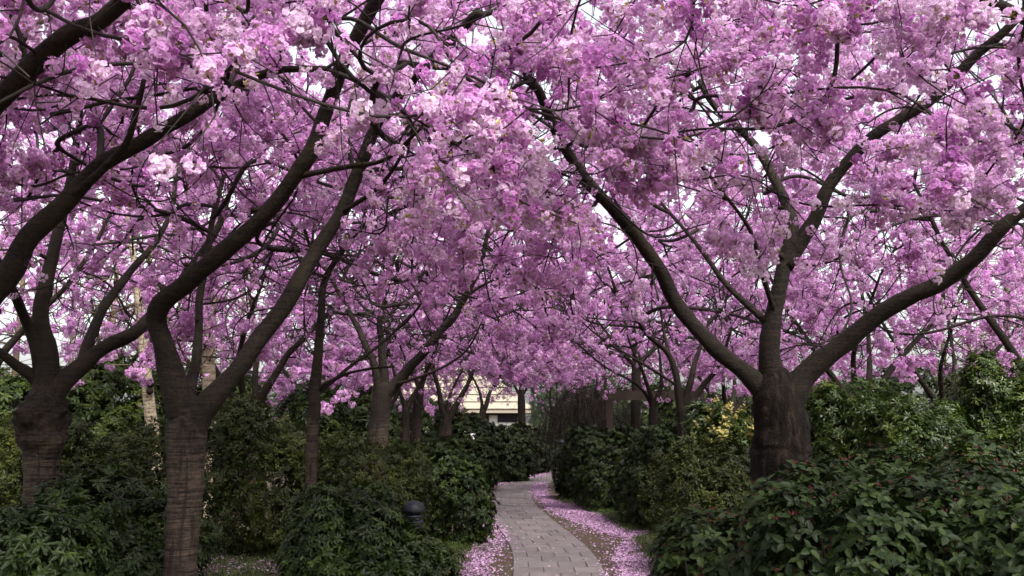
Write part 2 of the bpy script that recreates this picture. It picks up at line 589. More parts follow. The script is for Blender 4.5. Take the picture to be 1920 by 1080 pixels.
VIBV = [whorl_variant(100 + i, 4, .070, .039, [M['vib'], M['bud']], (-.1, .45), .22, .18, bud=(i == 3)) for i in range(4)]
WH['vib'] = [v[0] for v in VIBV]
WH['yellow'] = [whorl_variant(110 + i, 9, .03, .014, [M['flower_yellow']], (.1, 1.2), .3, layers=3, spread=.015)[0] for i in range(2)]


def single_leaf(name, mat, L, W):
    acc = new_acc()
    add_leaf(acc, np.zeros(3), np.array([1.0, 0, 0]), np.array([0, 0, 1.0]), L, W, .18, .22, 0, .5)
    return variant(name, np.vstack(acc['V']), acc['F'], [mat], acc['m'], acc['s'])


def flat_flower(seed):
    g = np.random.default_rng(seed)
    acc = new_acc()
    n = 5
    for k in range(n):
        a = k * 6.283 / n + g.normal() * .2
        d = np.array([math.cos(a), math.sin(a), g.uniform(.05, .5)])
        s = np.array([-math.sin(a), math.cos(a), 0])
        L = g.uniform(.012, .017)
        k0 = acc['n']
        acc['V'].append(np.array([(0, 0, .002), *(d * L * .6 + s * L * .5,), *(d * L,), *(d * L * .6 - s * L * .5,)]))
        acc['F'].append((k0, k0 + 1, k0 + 2, k0 + 3)); acc['n'] += 4; acc['m'].append(0); acc['s'].append(g.uniform(0, 1))
    return variant('fallen_flower', np.vstack(acc['V']), acc['F'], [M['fallen']], acc['m'], acc['s'])


FALLEN = [flat_flower(i) for i in range(4)]

# ------------------------------------------------------------------ scattering (for what nobody could count)
_groups = {}


def scatter_group(key, meshes):
    if key in _groups: return _groups[key]
    g = bpy.data.node_groups.new('scatter_' + key, 'GeometryNodeTree')
    g.interface.new_socket('Geometry', in_out='INPUT', socket_type='NodeSocketGeometry')
    g.interface.new_socket('Geometry', in_out='OUTPUT', socket_type='NodeSocketGeometry')
    N, Lk = g.nodes, g.links
    gi, go = N.new('NodeGroupInput'), N.new('NodeGroupOutput')
    iop = N.new('GeometryNodeInstanceOnPoints')
    g2i = N.new('GeometryNodeGeometryToInstance')
    for me in reversed(meshes):
        ob = bpy.data.objects.new('source_' + key, me)
        oi = N.new('GeometryNodeObjectInfo')
        oi.inputs['Object'].default_value = ob
        oi.inputs['As Instance'].default_value = False
        Lk.new(oi.outputs['Geometry'], g2i.inputs[0])
    Lk.new(gi.outputs[0], iop.inputs['Points'])
    Lk.new(g2i.outputs[0], iop.inputs['Instance'])
    iop.inputs['Pick Instance'].default_value = True

    def named(nm, ty):
        a = N.new('GeometryNodeInputNamedAttribute')
        a.data_type = ty
        a.inputs['Name'].default_value = nm
        return [o for o in a.outputs if o.enabled and o.name == 'Attribute'][0] if any(o.name == 'Attribute' for o in a.outputs) else a.outputs[0]
    e2r = N.new('FunctionNodeEulerToRotation')
    Lk.new(named('rot', 'FLOAT_VECTOR'), e2r.inputs[0])
    Lk.new(e2r.outputs[0], iop.inputs['Rotation'])
    Lk.new(named('scl', 'FLOAT'), iop.inputs['Scale'])
    Lk.new(named('idx', 'INT'), iop.inputs['Instance Index'])
    Lk.new(iop.outputs[0], go.inputs[0])
    _groups[key] = g
    return g


def eulers(normals, spin=None):
    n = normals / (np.linalg.norm(normals, axis=1)[:, None] + 1e-9)
    th = np.arccos(np.clip(n[:, 2], -1, 1)); ph = np.arctan2(n[:, 1], n[:, 0])
    sp = rng.uniform(0, 2 * math.pi, len(n)) if spin is None else spin
    ct, st, cp, sp_, cs, ss = np.cos(th), np.sin(th), np.cos(ph), np.sin(ph), np.cos(sp), np.sin(sp)
    R00 = cp * ct * cs - sp_ * ss; R10 = sp_ * ct * cs + cp * ss; R20 = -st * cs
    R21 = st * ss; R22 = ct
    return np.stack([np.arctan2(R21, R22), -np.arcsin(np.clip(R20, -1, 1)), np.arctan2(R10, R00)], 1)


def scatter(name, key, meshes, pts, rot, scl, tint, parent=None, idx=None, kind='stuff'):
    n = len(pts)
    me = bpy.data.meshes.new(name)
    me.vertices.add(n)
    me.vertices.foreach_set('co', np.asarray(pts, np.float32).ravel())
    for nm, ty, val in (('rot', 'FLOAT_VECTOR', rot), ('scl', 'FLOAT', scl), ('tint', 'FLOAT', tint)):
        a = me.attributes.new(nm, ty, 'POINT')
        a.data.foreach_set('vector' if ty == 'FLOAT_VECTOR' else 'value', np.asarray(val, np.float32).ravel())
    a = me.attributes.new('idx', 'INT', 'POINT')
    a.data.foreach_set('value', (rng.integers(0, len(meshes), n) if idx is None else idx).astype(np.int32))
    o = link(name, me, parent)
    md = o.modifiers.new('scatter', 'NODES')
    md.node_group = scatter_group(key, meshes)
    o['kind'] = kind
    return o

# ------------------------------------------------------------------ ground and path
CL = np.array([(0.50, 2.0), (0.53, 6.0), (0.56, 11.2), (0.53, 14.1), (0.22, 17.7), (0.03, 20.2), (-0.07, 22.5), (0.02, 25.2), (0.38, 28.0), (0.92, 30.3), (1.5, 33.0), (2.0, 36.5), (2.6, 42.0), (2.8, 50.0)])
CLs = catmull(np.c_[CL, np.zeros(len(CL))], 0.05)[:, :2]
PW = 0.55                                                          # half width of the path


def path_dist(p):
    """Signed distance (right positive) from the path's centre line for points (n,2)."""
    y = np.clip(p[:, 1], CLs[0, 1], CLs[-1, 1])
    o = np.argsort(CLs[:, 1])
    x = np.interp(y, CLs[o, 1], CLs[o, 0])
    dx = np.interp(y + .2, CLs[o, 1], CLs[o, 0]) - np.interp(y - .2, CLs[o, 1], CLs[o, 0])
    return (p[:, 0] - x) / np.sqrt(1 + (dx / .4) ** 2)


def ground_z(x, y):
    p = np.c_[np.ravel(x), np.ravel(y)]
    d = np.abs(path_dist(p))
    bumps = 0.05 * fractal(np.c_[p, np.zeros(len(p))], 5, 3, 3.0)
    rise = np.clip((d - PW - .15) / 1.2, 0, 1)
    far = np.clip((60 - p[:, 1]) / 20, 0, 1)
    return rise * (0.06 + bumps * far)


xs = np.unique(np.r_[np.linspace(-400, -14, 18), np.arange(-14, 14.01, .2), np.linspace(14, 400, 18)])
ys = np.unique(np.r_[np.linspace(-60, 0, 8), np.arange(0, 46, .2), np.linspace(46, 900, 24)])
GX, GY = np.meshgrid(xs, ys)
GZ = ground_z(GX, GY)
nx = len(xs)
ii = np.arange(len(ys) - 1)[:, None] * nx + np.arange(nx - 1)[None, :]
GF = np.stack([ii, ii + 1, ii + nx + 1, ii + nx], -1).reshape(-1, 4)
m, n, out = mat_new('woodland_soil')
tc = n.nodes.new('ShaderNodeTexCoord')
n1 = noise(n, 1.1, 6, .65, tc.outputs['Object']); n2 = noise(n, 30, 6, .7, tc.outputs['Object'])
c = ramp(n, n2.outputs['Fac'], [(.3, (0.030, 0.020, 0.013)), (.55, (0.085, 0.055, 0.034)), (.75, (0.15, 0.095, 0.06))])
g_ = ramp(n, n1.outputs['Fac'], [(.48, (0, 0, 0)), (.62, (1, 1, 1))])
moss = ramp(n, n2.outputs['Fac'], [(.3, (0.02, 0.032, 0.006)), (.7, (0.075, 0.095, 0.018))])
col = mixc(n, g_.outputs[0], c.outputs[0], moss.outputs[0])
p = n.nodes.new('ShaderNodeBsdfPrincipled'); p.inputs['Roughness'].default_value = .95
n.links.new(col, p.inputs['Base Color'])
b = n.nodes.new('ShaderNodeBump'); b.inputs['Strength'].default_value = .8; b.inputs['Distance'].default_value = .03
n.links.new(n2.outputs['Fac'], b.inputs['Height']); n.links.new(b.outputs[0], p.inputs['Normal'])
n.links.new(p.outputs[0], out.inputs['Surface'])
M['soil'] = m
tag(link('ground', mesh_from('ground', np.c_[GX.ravel(), GY.ravel(), GZ], GF), None, M['soil'], True), kind='structure')

# path bed with pavers laid across it in running bond
m, n, out = mat_new('paving_slab')
tc = n.nodes.new('ShaderNodeTexCoord')
oi = n.nodes.new('ShaderNodeObjectInfo')
n1 = noise(n, 2.2, 5, .6, tc.outputs['Object']); n2 = noise(n, 110, 4, .7, tc.outputs['Object'])
f = mathn(n, 'ADD', mathn(n, 'MULTIPLY', n1.outputs['Fac'], .55), mathn(n, 'ADD', mathn(n, 'MULTIPLY', n2.outputs['Fac'], .25), mathn(n, 'MULTIPLY', oi.outputs['Random'], .2)))
c = ramp(n, f, [(.3, (0.115, 0.097, 0.094)), (.5, (0.155, 0.133, 0.131)), (.7, (0.205, 0.178, 0.178))])
p = n.nodes.new('ShaderNodeBsdfPrincipled'); p.inputs['Roughness'].default_value = .8
n.links.new(c.outputs[0], p.inputs['Base Color'])
b = n.nodes.new('ShaderNodeBump'); b.inputs['Strength'].default_value = .35; b.inputs['Distance'].default_value = .006
n.links.new(n2.outputs['Fac'], b.inputs['Height']); n.links.new(b.outputs[0], p.inputs['Normal'])
n.links.new(p.outputs[0], out.inputs['Surface'])
M['paver'] = m
M['joint'] = plain_material('path_joint', (0.04, 0.034, 0.03), (0.085, 0.072, 0.064), 40, .95)

tg = np.gradient(CLs, axis=0); tg /= np.linalg.norm(tg, axis=1)[:, None]
nr = np.c_[tg[:, 1], -tg[:, 0]]
arc = np.r_[0, np.cumsum(np.linalg.norm(np.diff(CLs, axis=0), axis=1))]


def on_path(s, w):
    x = np.interp(s, arc, CLs[:, 0]); y = np.interp(s, arc, CLs[:, 1])
    ax = np.interp(s, arc, nr[:, 0]); ay = np.interp(s, arc, nr[:, 1])
    return np.array([x + ax * w, y + ay * w])


edge_l = CLs - nr * (PW + .01); edge_r = CLs + nr * (PW + .01)
V = np.r_[np.c_[edge_l, np.full(len(CLs), .006)], np.c_[edge_r, np.full(len(CLs), .006)]]
k = len(CLs)
path = tag(link('path', mesh_from('path', V, [(i, i + k, i + k + 1, i + 1) for i in range(k - 1)]), None, M['joint']), kind='structure')
s, row = 7.0, 0
while s < 43:
    L = 0.46
    cuts = [-PW, -PW + .37, -PW + .74, PW] if row % 2 == 0 else [-PW, -PW + .19, -PW + .56, -PW + .92, PW]
    for w0, w1 in zip(cuts[:-1], cuts[1:]):
        if w1 - w0 < .05: continue
        j = .0035
        jl = .010
        q = [on_path(s + jl, w0 + j), on_path(s + jl, w1 - j), on_path(s + L - jl, w1 - j), on_path(s + L - jl, w0 + j)]
        ctr = sum(q) / 4
        h = .022 + rng.uniform(-.004, .004)
        tl = rng.normal(0, .002, 4)
        V = [(*v, -.01) for v in q] + [(*(ctr + (v - ctr) * 1.0), h - .006 + t) for v, t in zip(q, tl)] + [(*(ctr + (v - ctr) * .965), h + t) for v, t in zip(q, tl)]
        F = [(8, 9, 10, 11)] + [(a, (a + 1) % 4, 4 + (a + 1) % 4, 4 + a) for a in range(4)] + [(4 + a, 4 + (a + 1) % 4, 8 + (a + 1) % 4, 8 + a) for a in range(4)]
        link('paver', mesh_from('paver', V, F), path, M['paver'])
    s += L; row += 1

# ------------------------------------------------------------------ cherry trees
class Skeleton:
    def __init__(self):
        self.P, self.par, self.rad, self.host, self.dir = [], [], [], [], []

    def add_line(self, pts, rads, host):
        prev = -1
        for i, (p_, r_) in enumerate(zip(pts, rads)):
            self.P.append(p_); self.par.append(prev); self.rad.append(r_); self.host.append(host(i / (len(pts) - 1)))
            d = pts[min(i + 1, len(pts) - 1)] - pts[max(i - 1, 0)]
            self.dir.append(d / (np.linalg.norm(d) + 1e-9))
            prev = len(self.P) - 1


def grow(sk, targets, seg=.16, wob=.03, tip=.0028, rmax=.034):
    """Connects every target to the nearest wood with a bent twig; twigs thicken towards the limb."""
    n_fix = len(sk.P)
    cap = n_fix + 40000
    P = np.zeros((cap, 3)); D = np.zeros((cap, 3)); ok = np.zeros(cap, bool)
    P[:n_fix] = sk.P; D[:n_fix] = sk.dir; ok[:n_fix] = sk.host
    par = np.full(cap, -1, int)
    n_ = n_fix
    T = np.asarray(targets)
    hostP = P[:n_fix][ok[:n_fix]]
    d0 = np.min(np.linalg.norm(T[:, None, :] - hostP[None, ::3, :], axis=2), axis=1)
    for t in T[np.argsort(d0)]:
        dv = t - P[:n_]
        dist = np.linalg.norm(dv, axis=1)
        cosang = np.sum(dv * D[:n_], axis=1) / (dist + 1e-6)
        cost = dist * (1.5 - .5 * cosang) + np.where(cosang < .15, 1.2 + dist, 0) + np.where(ok[:n_], 0, 1e6)
        i = int(np.argmin(cost)); d = dist[i]
        if d < .06: continue
        k = max(2, int(d / seg) + 1)
        u = np.linspace(0, 1, k + 1)[1:, None]
        a = P[i]; h = a + D[i] * min(d, 1.2) * .28 * max(0.0, float(cosang[i])) + (t - a) * .3 + np.array([0, 0, .05 * d])
        pts = (1 - u) ** 2 * a + 2 * u * (1 - u) * h + u ** 2 * t
        pts += rng.normal(0, wob * min(d, 1) * .5, pts.shape) * np.sin(u * math.pi) + rng.normal(0, .008, pts.shape)
        if n_ + k > cap: break
        P[n_:n_ + k] = pts
        par[n_] = i; par[n_ + 1:n_ + k] = np.arange(n_, n_ + k - 1)
        seq = np.vstack([a, pts])
        dd = np.diff(seq, axis=0); dd /= np.linalg.norm(dd, axis=1)[:, None] + 1e-9
        D[n_:n_ + k] = dd; ok[n_:n_ + k] = True
        n_ += k
    P, D, par = P[:n_], D[:n_], par[:n_]
    w = np.zeros(n_)
    kids = np.zeros(n_, int)
    for i in range(n_ - 1, n_fix - 1, -1):
        if kids[i] == 0: w[i] = tip ** 2.3
        w[i] += tip ** 2.3 * .25
        if par[i] >= 0:
            w[par[i]] += w[i]; kids[par[i]] += 1
    rad = np.where(np.arange(n_) < n_fix, 0, np.maximum(w, 1e-12) ** (1 / 2.3))
    rad[:n_fix] = sk.rad
    rad = np.minimum(rad, rmax)
    main = np.full(n_, -1, int)
    for i in range(n_fix, n_):
        q = par[i]
        if q >= n_fix and (main[q] < 0 or rad[i] > rad[main[q]]): main[q] = i
    idx_ = np.array([i for i in range(n_fix, n_) if main[i] >= 0 and par[i] >= 0], int)
    for _ in range(8):
        if len(idx_): P[idx_] = .5 * P[idx_] + .25 * (P[par[idx_]] + P[main[idx_]])
    chains = []
    for i in range(n_fix, n_):
        q = par[i]
        if q >= n_fix and main[q] == i: continue
        ch = [i]
        while main[ch[-1]] >= 0: ch.append(main[ch[-1]])
        r0 = rad[i] if q < 0 else min(rad[i] * 1.15, rad[q] if q >= n_fix else sk.rad[q] * .8)
        chains.append((np.vstack([P[q], P[ch]]), np.r_[r0, rad[ch]]))
    return P[n_fix:], D[n_fix:], rad[n_fix:], chains


def join_tubes(name, chains, parent, mat, seg_of):
    Vs, Fs, n_ = [], [], 0
    for pts, rads in chains:
        if len(pts) < 2: continue
        V, F = tube_arrays(pts, rads, seg_of(rads[0]), cap=False)
        Vs.append(V); Fs.append(F + n_); n_ += len(V)
    if not Vs: return None
    o = link(name, mesh_from(name, np.vstack(Vs), np.vstack(Fs)), parent, mat, True)
    o['kind'] = 'stuff'
    return o


def px_line(pts, Y):
    return np.array([at(p_[0], p_[1], Y + (p_[2] if len(p_) > 2 else 0)) for p_ in pts])


def crown_targets(c, n, Rx, Ry, zlow, ztop, hole=.15, lowdrop=.5):
    """Points through a broad vase-shaped crown about c; its skirt hangs a little lower at the rim."""
    out = []
    while len(out) < n:
        a = rng.uniform(0, 2 * math.pi); r = math.sqrt(rng.uniform(hole ** 2, 1))
        top = ztop - (ztop - zlow) * .62 * r ** 2.4
        low = zlow + (1 - r) * .7 - lowdrop * max(0, r - .6) / .4
        z = low + (top - low) * rng.beta(1.1, 1.3)
        out.append((c[0] + Rx * r * math.cos(a), c[1] + Ry * r * math.sin(a), z))
    return np.array(out)


def in_view(P, margin=120):
    x, y, d = to_px(P)
    return (x > -margin) & (x < 1920 + margin) & (y > -margin) & (y < 1080 + margin) & (P[:, 1] > .5)


# openings between crowns through which the house, the sky and the far planting show: (x0, x1, y0, y1 in the photograph, beyond metres, share kept)
OPEN = [(915, 1010, 712, 800, 14, .1), (800, 920, 688, 775, 11, .3), (1000, 1075, 700, 800, 20, .12), (90, 260, 540, 680, 8, .4), (310, 440, 560, 700, 7.5, .5), (1790, 1920, 520, 620, 9, .6), (1080, 1300, 690, 800, 10, .15), (0, 120, 600, 690, 8, .5)]


def clear_factor(B):
    x, y, d = to_px(B)
    k_ = np.ones(len(B))
    wob = 22 * fractal(B, 13, 2, .8)
    for x0, x1, y0, y1, dm, share in OPEN:
        k_ = np.where((x + wob > x0) & (x + wob < x1) & (y + wob > y0) & (y + wob < y1) & (d > dm), np.minimum(k_, share), k_)
    return k_


LIMBS, PENDING = [], []


def cherry(label, group, trunk, limbs, Y, crown, n_targets, dens=9.0, cscale=1.0, sprays=(), near=0, tint=(.25, .75), thin_hidden=.5, trunk_seg=20, seg=.16, tip=.0040, blossom_r=.016, young=.2, trunk_mat='trunkbark', bulge=(), side=.42):
    """trunk: [(px,py,radius m[,dY])] bottom to top; limbs: [([(px,py,dY)...], r0, r1)]; crown: (dx, dy, Rx, Ry, zlow, ztop)."""
    tp = px_line([(q[0], q[1], q[3] if len(q) > 3 else 0) for q in trunk], Y)
    tr = np.array([q[2] for q in trunk])
    base = tp[0].copy()
    base[2] = 0.0
    if tp[0][2] > 0.05:                                           # carry the trunk down to the soil
        tp = np.vstack([base + (tp[0] - tp[1]) * [.15, .15, 0], tp]); tr = np.r_[tr[0] * 1.25, tr]
    tp[0][2] = -.12
    base[2] = float(ground_z(base[0], base[1])[0])
    root = empty('cherry_tree', tuple(base))
    tag(root, label, 'cherry tree', group)
    full = catmull(np.c_[tp, tr], .03 if bulge else .045)
    rr = full[:, 3] * .9
    zz = full[:, 2]
    rr *= 1 + .35 * np.exp(-np.clip(zz, 0, 9) / .18)
    top_ = np.clip((zz[-1] - zz) / .36, 0, 1)
    rr *= .30 + .70 * np.sqrt(top_ * (2 - top_))
    sw = np.zeros(len(full))
    for bz, amp, wd in bulge:
        sw = np.maximum(sw, amp * np.exp(-((zz - bz) / wd) ** 2))
    rr *= 1 + sw
    to = tube('trunk', full[:, :3], rr, 48 if bulge else trunk_seg, .045, root, M[trunk_mat])
    if bulge:                                                     # cracked, knobbly swelling at the graft
        sg = 48
        co = np.zeros(len(to.data.vertices) * 3, np.float32); to.data.vertices.foreach_get('co', co)
        co = co.reshape(-1, 3).astype(float)
        ctr = np.repeat(full[:, :3], sg, axis=0); s2 = np.repeat(sw, sg)
        dd = co - ctr
        lump = .8 * fractal(co, 60, 2, .5) + .55 * fractal(co, 61, 3, .22) + .5 * fractal(co, 62, 3, .09) - .5 * np.abs(fractal(co * [1, 1, .35], 63, 2, .07))
        co = ctr + dd * (1 + s2 * .55 * lump + .03 * fractal(co * [1, 1, .4], 64, 3, .12))[:, None]
        to.data.vertices.foreach_set('co', co.astype(np.float32).ravel()); to.data.update()
    sk = Skeleton()
    for pts, r0, r1 in limbs:
        lp = px_line(pts, Y)
        lr = np.linspace(r0, r1, len(lp)) * (.69 if Y < 8 else .72)
        dz_ = np.linalg.norm(full[:, :3] - lp[0], axis=1)
        if dz_.min() < .22 and lp[0][2] > 1.0:                    # rooted in the trunk: grow out of its heart
            zt = lp[0][2] - .38
            i_ = int(np.argmin(np.abs(full[:, 2] - zt)))
            mid_ = full[int(np.argmin(np.abs(full[:, 2] - (zt + .2))))]
            lp = np.vstack([full[i_, :3], .65 * mid_[:3] + .35 * lp[0] - [0, 0, .06], lp]); lr = np.r_[lr[0] * .9, lr[0] * 1.35, lr[0] * 1.42, lr[1] * 1.12, lr[2:]]
        fullL = catmull(np.c_[lp, lr], .07)
        rad = fullL[:, 3] * (1 + .07 * fractal(fullL[:, :3], 51, 3, .5) + .05 * fractal(fullL[:, :3], 52, 2, .22))
        fullL[4:, :3] += np.stack([fractal(fullL[4:, :3], 53 + i_, 2, .8) for i_ in range(3)], 1) * np.minimum(.02, rad[4:, None] * .3)
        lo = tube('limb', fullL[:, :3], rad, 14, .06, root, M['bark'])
        LIMBS.append(np.c_[fullL[:, :3], rad][::1 if Y < 11 else 2])
        if Y < 11:
            for i_ in rng.choice(np.arange(8, len(fullL) - 4), min(2, max(0, len(fullL) // 25)), replace=False) if len(fullL) > 30 else ():   # pruning stubs
                dv = rng.normal(size=3); dv -= fullL[i_, :3] * 0; dv /= np.linalg.norm(dv)
                q0 = fullL[i_, :3]; L_ = rad[i_] + rng.uniform(.03, .08); r_ = rad[i_] * rng.uniform(.25, .4)
                tube('stub', np.array([q0, q0 + dv * L_ * .5, q0 + dv * L_]), [r_ * 1.5, r_ * 1.15, r_], 9, .06, lo, M['bark'])
        sk.add_line(fullL[:, :3][::2], rad[::2], lambda t: t > .28)
    fork = tp[-1]
    cx, cyy, Rx, Ry, zlow, ztop = crown
    T = crown_targets(fork + np.array([cx, cyy, 0]), int(n_targets * 1.3), Rx, Ry, zlow, ztop)
    T = T[np.linalg.norm(T - np.array([0, 0, CAM_H]), axis=1) > 3.6]
    keep = in_view(T, 200) | (rng.uniform(size=len(T)) < thin_hidden)
    T = T[keep]
    sp = np.array([at(a, b_, c_) for a, b_, c_ in sprays]) if len(sprays) else np.zeros((0, 3))
    if len(sp): T = np.vstack([T, sp])
    Pn, Dn, rn, chains = grow(sk, T, seg=seg, tip=tip if Y > 9.5 else tip * .8, rmax=.034 if Y > 9.5 else .022)
    for pts_, rads_ in chains:                                    # boughs stout enough to read as dark lines
        if rads_[0] > .021 and Y > 9.5: LIMBS.append(np.c_[pts_, rads_][rads_ > .009])
    th_ = np.where((rn < .012) & (rng.uniform(size=len(rn)) < side))[0]
    if len(th_):                                                  # the fine web of short side twigs
        rs = .0024 * (1 + Y / 16)
        dv = Dn[th_] * .7 + rng.normal(0, .75, (len(th_), 3)) + [0, 0, .12]; dv /= np.linalg.norm(dv, axis=1)[:, None]
        ln = rng.uniform(.12, .42, (len(th_), 1))
        a_ = Pn[th_]; m_ = a_ + dv * ln * .55 + rng.normal(0, .015, a_.shape); e_ = a_ + dv * ln + rng.normal(0, .03, a_.shape) - [0, 0, .02]
        chains = chains + [(np.array([q0, q1, q2]), np.array([rs * 1.3, rs, rs * .7])) for q0, q1, q2 in zip(a_, m_, e_)]
        Pn = np.vstack([Pn, m_, e_]); rn = np.r_[rn, np.full(2 * len(th_), .004)]
    join_tubes('twigs', chains, root, M['twig'], lambda r_: 3 if r_ < .0062 else 4 if r_ < .008 else (5 if r_ < .02 else 8))
    PENDING.append((root, sp, Pn, rn, seg, dens, cscale, near, tint, blossom_r, young, Y))
    return root


def blossom(root, sp, Pn, rn, seg, dens, cscale, near, tint, blossom_r, young, Y):
    """Blossom clusters along the thin wood."""
    thin = rn < blossom_r
    B = Pn[thin]
    clump = np.clip((fractal(B, 3, 2, .55) * .5 + .5) * 2.8 - .72, 0, 1.7) * np.clip(.75 + .6 * fractal(B, 4, 2, 2.2), .25, 1.4)
    clump *= np.where(rn[thin] < .0078, 1.25, .45)
    k_ = rng.poisson((1.62 if Y < 9.5 else 1.5) * dens * seg * clump * clear_factor(B))
    C = np.repeat(B, k_, axis=0)
    C = C + rng.normal(0, .04, C.shape) + np.array([0, 0, -.01])
    for s_ in sp:
        m_ = rng.integers(12, 20)
        ax = rng.normal(size=3) * [.2, .2, .06]
        C = np.vstack([C, s_ + rng.uniform(-1, 1, (m_, 1)) * ax + rng.normal(0, .055, (m_, 3))])
    n_sp = sum(1 for _ in C) - int(k_.sum())
    ok = np.linalg.norm(C - np.array([0, 0, CAM_H]), axis=1) > 3.4
    if Y < 30:                                                    # blossom sits on the twigs above and behind the old wood, little hangs in front of it
        cx_, cy_, cd_ = to_px(C)
        cell = {}
        for i_, key in enumerate(zip((cx_ // 64).astype(int), (cy_ // 64).astype(int))): cell.setdefault(key, []).append(i_)
        cell = {k2: np.array(v2) for k2, v2 in cell.items()}
        for lx, ly, ld, lr_ in LIMB_PX:
            mg = lr_ + min(25, 165 / ld)
            for gx_ in range(int((lx - mg) // 64), int((lx + mg) // 64) + 1):
                for gy_ in range(int((ly - mg) // 64), int((ly + mg) // 64) + 1):
                    ids = cell.get((gx_, gy_))
                    if ids is None: continue
                    hit = (np.abs(cx_[ids] - lx) < mg) & (np.abs(cy_[ids] - ly) < mg) & (cd_[ids] < ld) & (cd_[ids] > ld - 7) & DROP[ids]
                    ok[ids[hit]] = False
        if n_sp: ok[len(ok) - n_sp:] |= rng.uniform(size=n_sp) < .3
        n_sp = int(ok[len(ok) - n_sp:].sum()) if n_sp else 0
    C = C[ok]
    tn = np.clip(tint[0] + (tint[1] - tint[0]) * (rng.beta(2.5, 2.5, len(C))) + .16 * fractal(C, 9, 2, 1.1), 0, 1)
    tn[len(tn) - n_sp:] = np.clip(tn[len(tn) - n_sp:] + .25, 0, 1) if n_sp else tn[len(tn) - n_sp:]  # paler tint puts the sunlit look of hanging sprays into their colour
    sc = rng.uniform(.7, 1.2, len(C)) * cscale * (.92 if Y < 9.5 else 1.0)
    if near:
        x, y, d = to_px(C)
        vis = (x > 10) & (x < 1910) & (y > 5) & (y < 1000)
        order = np.argsort(np.where(vis, d, 1e9))[:near]
        sel = np.zeros(len(C), bool); sel[order] = True
        sel &= vis
        for q, s_ in zip(C[sel], sc[sel]):
            o = bpy.data.objects.new('blossom_cluster', BLOSSOM_NEAR[rng.integers(0, 5)])
            COL.objects.link(o)
            o.parent = root
            o.location = Vector(q) - root.location
            o.rotation_euler = tuple(rng.uniform(0, 6.28, 3))
            o.scale = (s_,) * 3
        C, tn, sc = C[~sel], tn[~sel], sc[~sel]
    idx = rng.choice(8, len(C), p=np.array([1 - young] * 8) / 6 * np.array([1, 1, 1, 0, 1, 1, 0, 1]) + young / 2 * np.array([0, 0, 0, 1, 0, 0, 1, 0]))
    scatter('crown', 'blossom', BLOSSOM, C, rng.uniform(0, 6.28, (len(C), 3)), sc, tn, root, idx)


NEARG = 'cherry trees beside the path'
FARG = 'cherry trees further along the path'
# left foreground tree with the wide vase fork
cherry('cherry tree with ringed trunk in the left foreground, two thick limbs forking like a vase', NEARG,
       [(338, 1080, .135), (345, 960, .135), (348, 860, .15), (350, 800, .165), (352, 770, .15), (352, 735, .12)],
       [([(345, 775), (328, 715), (305, 650), (292, 598), (318, 556, -.1), (380, 505, -.2), (450, 440, -.3), (530, 362, -.4), (585, 280, -.5), (615, 200, -.6), (640, 120, -.8), (690, 30, -1.0), (740, -60, -1.2)], .125, .06),
        ([(368, 780), (410, 735), (470, 668, .1), (540, 562, .2), (605, 455, .3), (655, 365, .3), (690, 285, .2), (712, 225, .1), (760, 165, -.2), (830, 90, -.5), (900, 20, -.8)], .115, .045),
        ([(352, 755, .05), (366, 690, .3), (372, 620, .6), (378, 540, .9), (392, 470, 1.1), (400, 400, 1.3), (420, 330, 1.5)], .06, .03),
        ([(560, 330, -.45), (640, 315, -.6), (720, 300, -.9), (790, 240, -1.2)], .035, .015),
        ([(640, 400, .3), (720, 340, .0), (780, 240, -.4)], .03, .014)],
       7.2, (1.0, -.3, 3.6, 3.6, 3.15, 6.6), 620, 9.5,
       sprays=[(800, 130, 5.2), (720, 100, 5.4), (870, 150, 5.3), (760, 150, 5.2), (700, 130, 5.5), (790, 300, 5.6), (785, 345, 5.6), (775, 400, 5.7), (680, 255, 5.8), (640, 240, 6), (410, 165, 5.4), (205, 160, 5.6),
               (690, 200, 5.7), (920, 285, 5.8), (950, 90, 5.2), (1020, 80, 5.2), (560, 60, 5.5), (480, 100, 5.8), (700, 355, 6.0)],
       near=220, tint=(.3, .95), cscale=1.0)
# far left tree with the swollen graft
cherry('stout cherry tree with a big dark burl at the far left edge of the view', NEARG,
       [(78, 1000, .175), (78, 930, .17), (78, 860, .165), (80, 790, .18), (85, 740, .15), (88, 705, .13)],
       [([(92, 745), (84, 660), (76, 600), (86, 530, .1), (100, 460, .2), (120, 390, .3), (135, 320, .3), (150, 230, .2)], .12, .04),
        ([(75, 690), (55, 620, -.1), (30, 560, -.3), (0, 500, -.5), (-40, 420, -.8)], .07, .04),
        ([(95, 745), (130, 705, .1), (190, 655, .3), (255, 617, .5), (310, 565, .9), (345, 520, 1.2), (400, 440, 1.5), (430, 370, 1.8)], .125, .04),
        ([(150, 690, .15), (165, 640, .4), (195, 575, .7), (240, 515, 1.0), (285, 462, 1.3), (320, 400, 1.5), (330, 330, 1.7)], .075, .03),
        ([(70, 715), (30, 685, -.1), (-10, 655, -.2), (-60, 640, -.3)], .06, .045)],
       8.6, (-.4, .2, 3.4, 3.4, 3.2, 6.4), 480, 9,
       bulge=[(1.88, .50, .22), (1.66, .32, .12)], tint=(.15, .7), near=40)
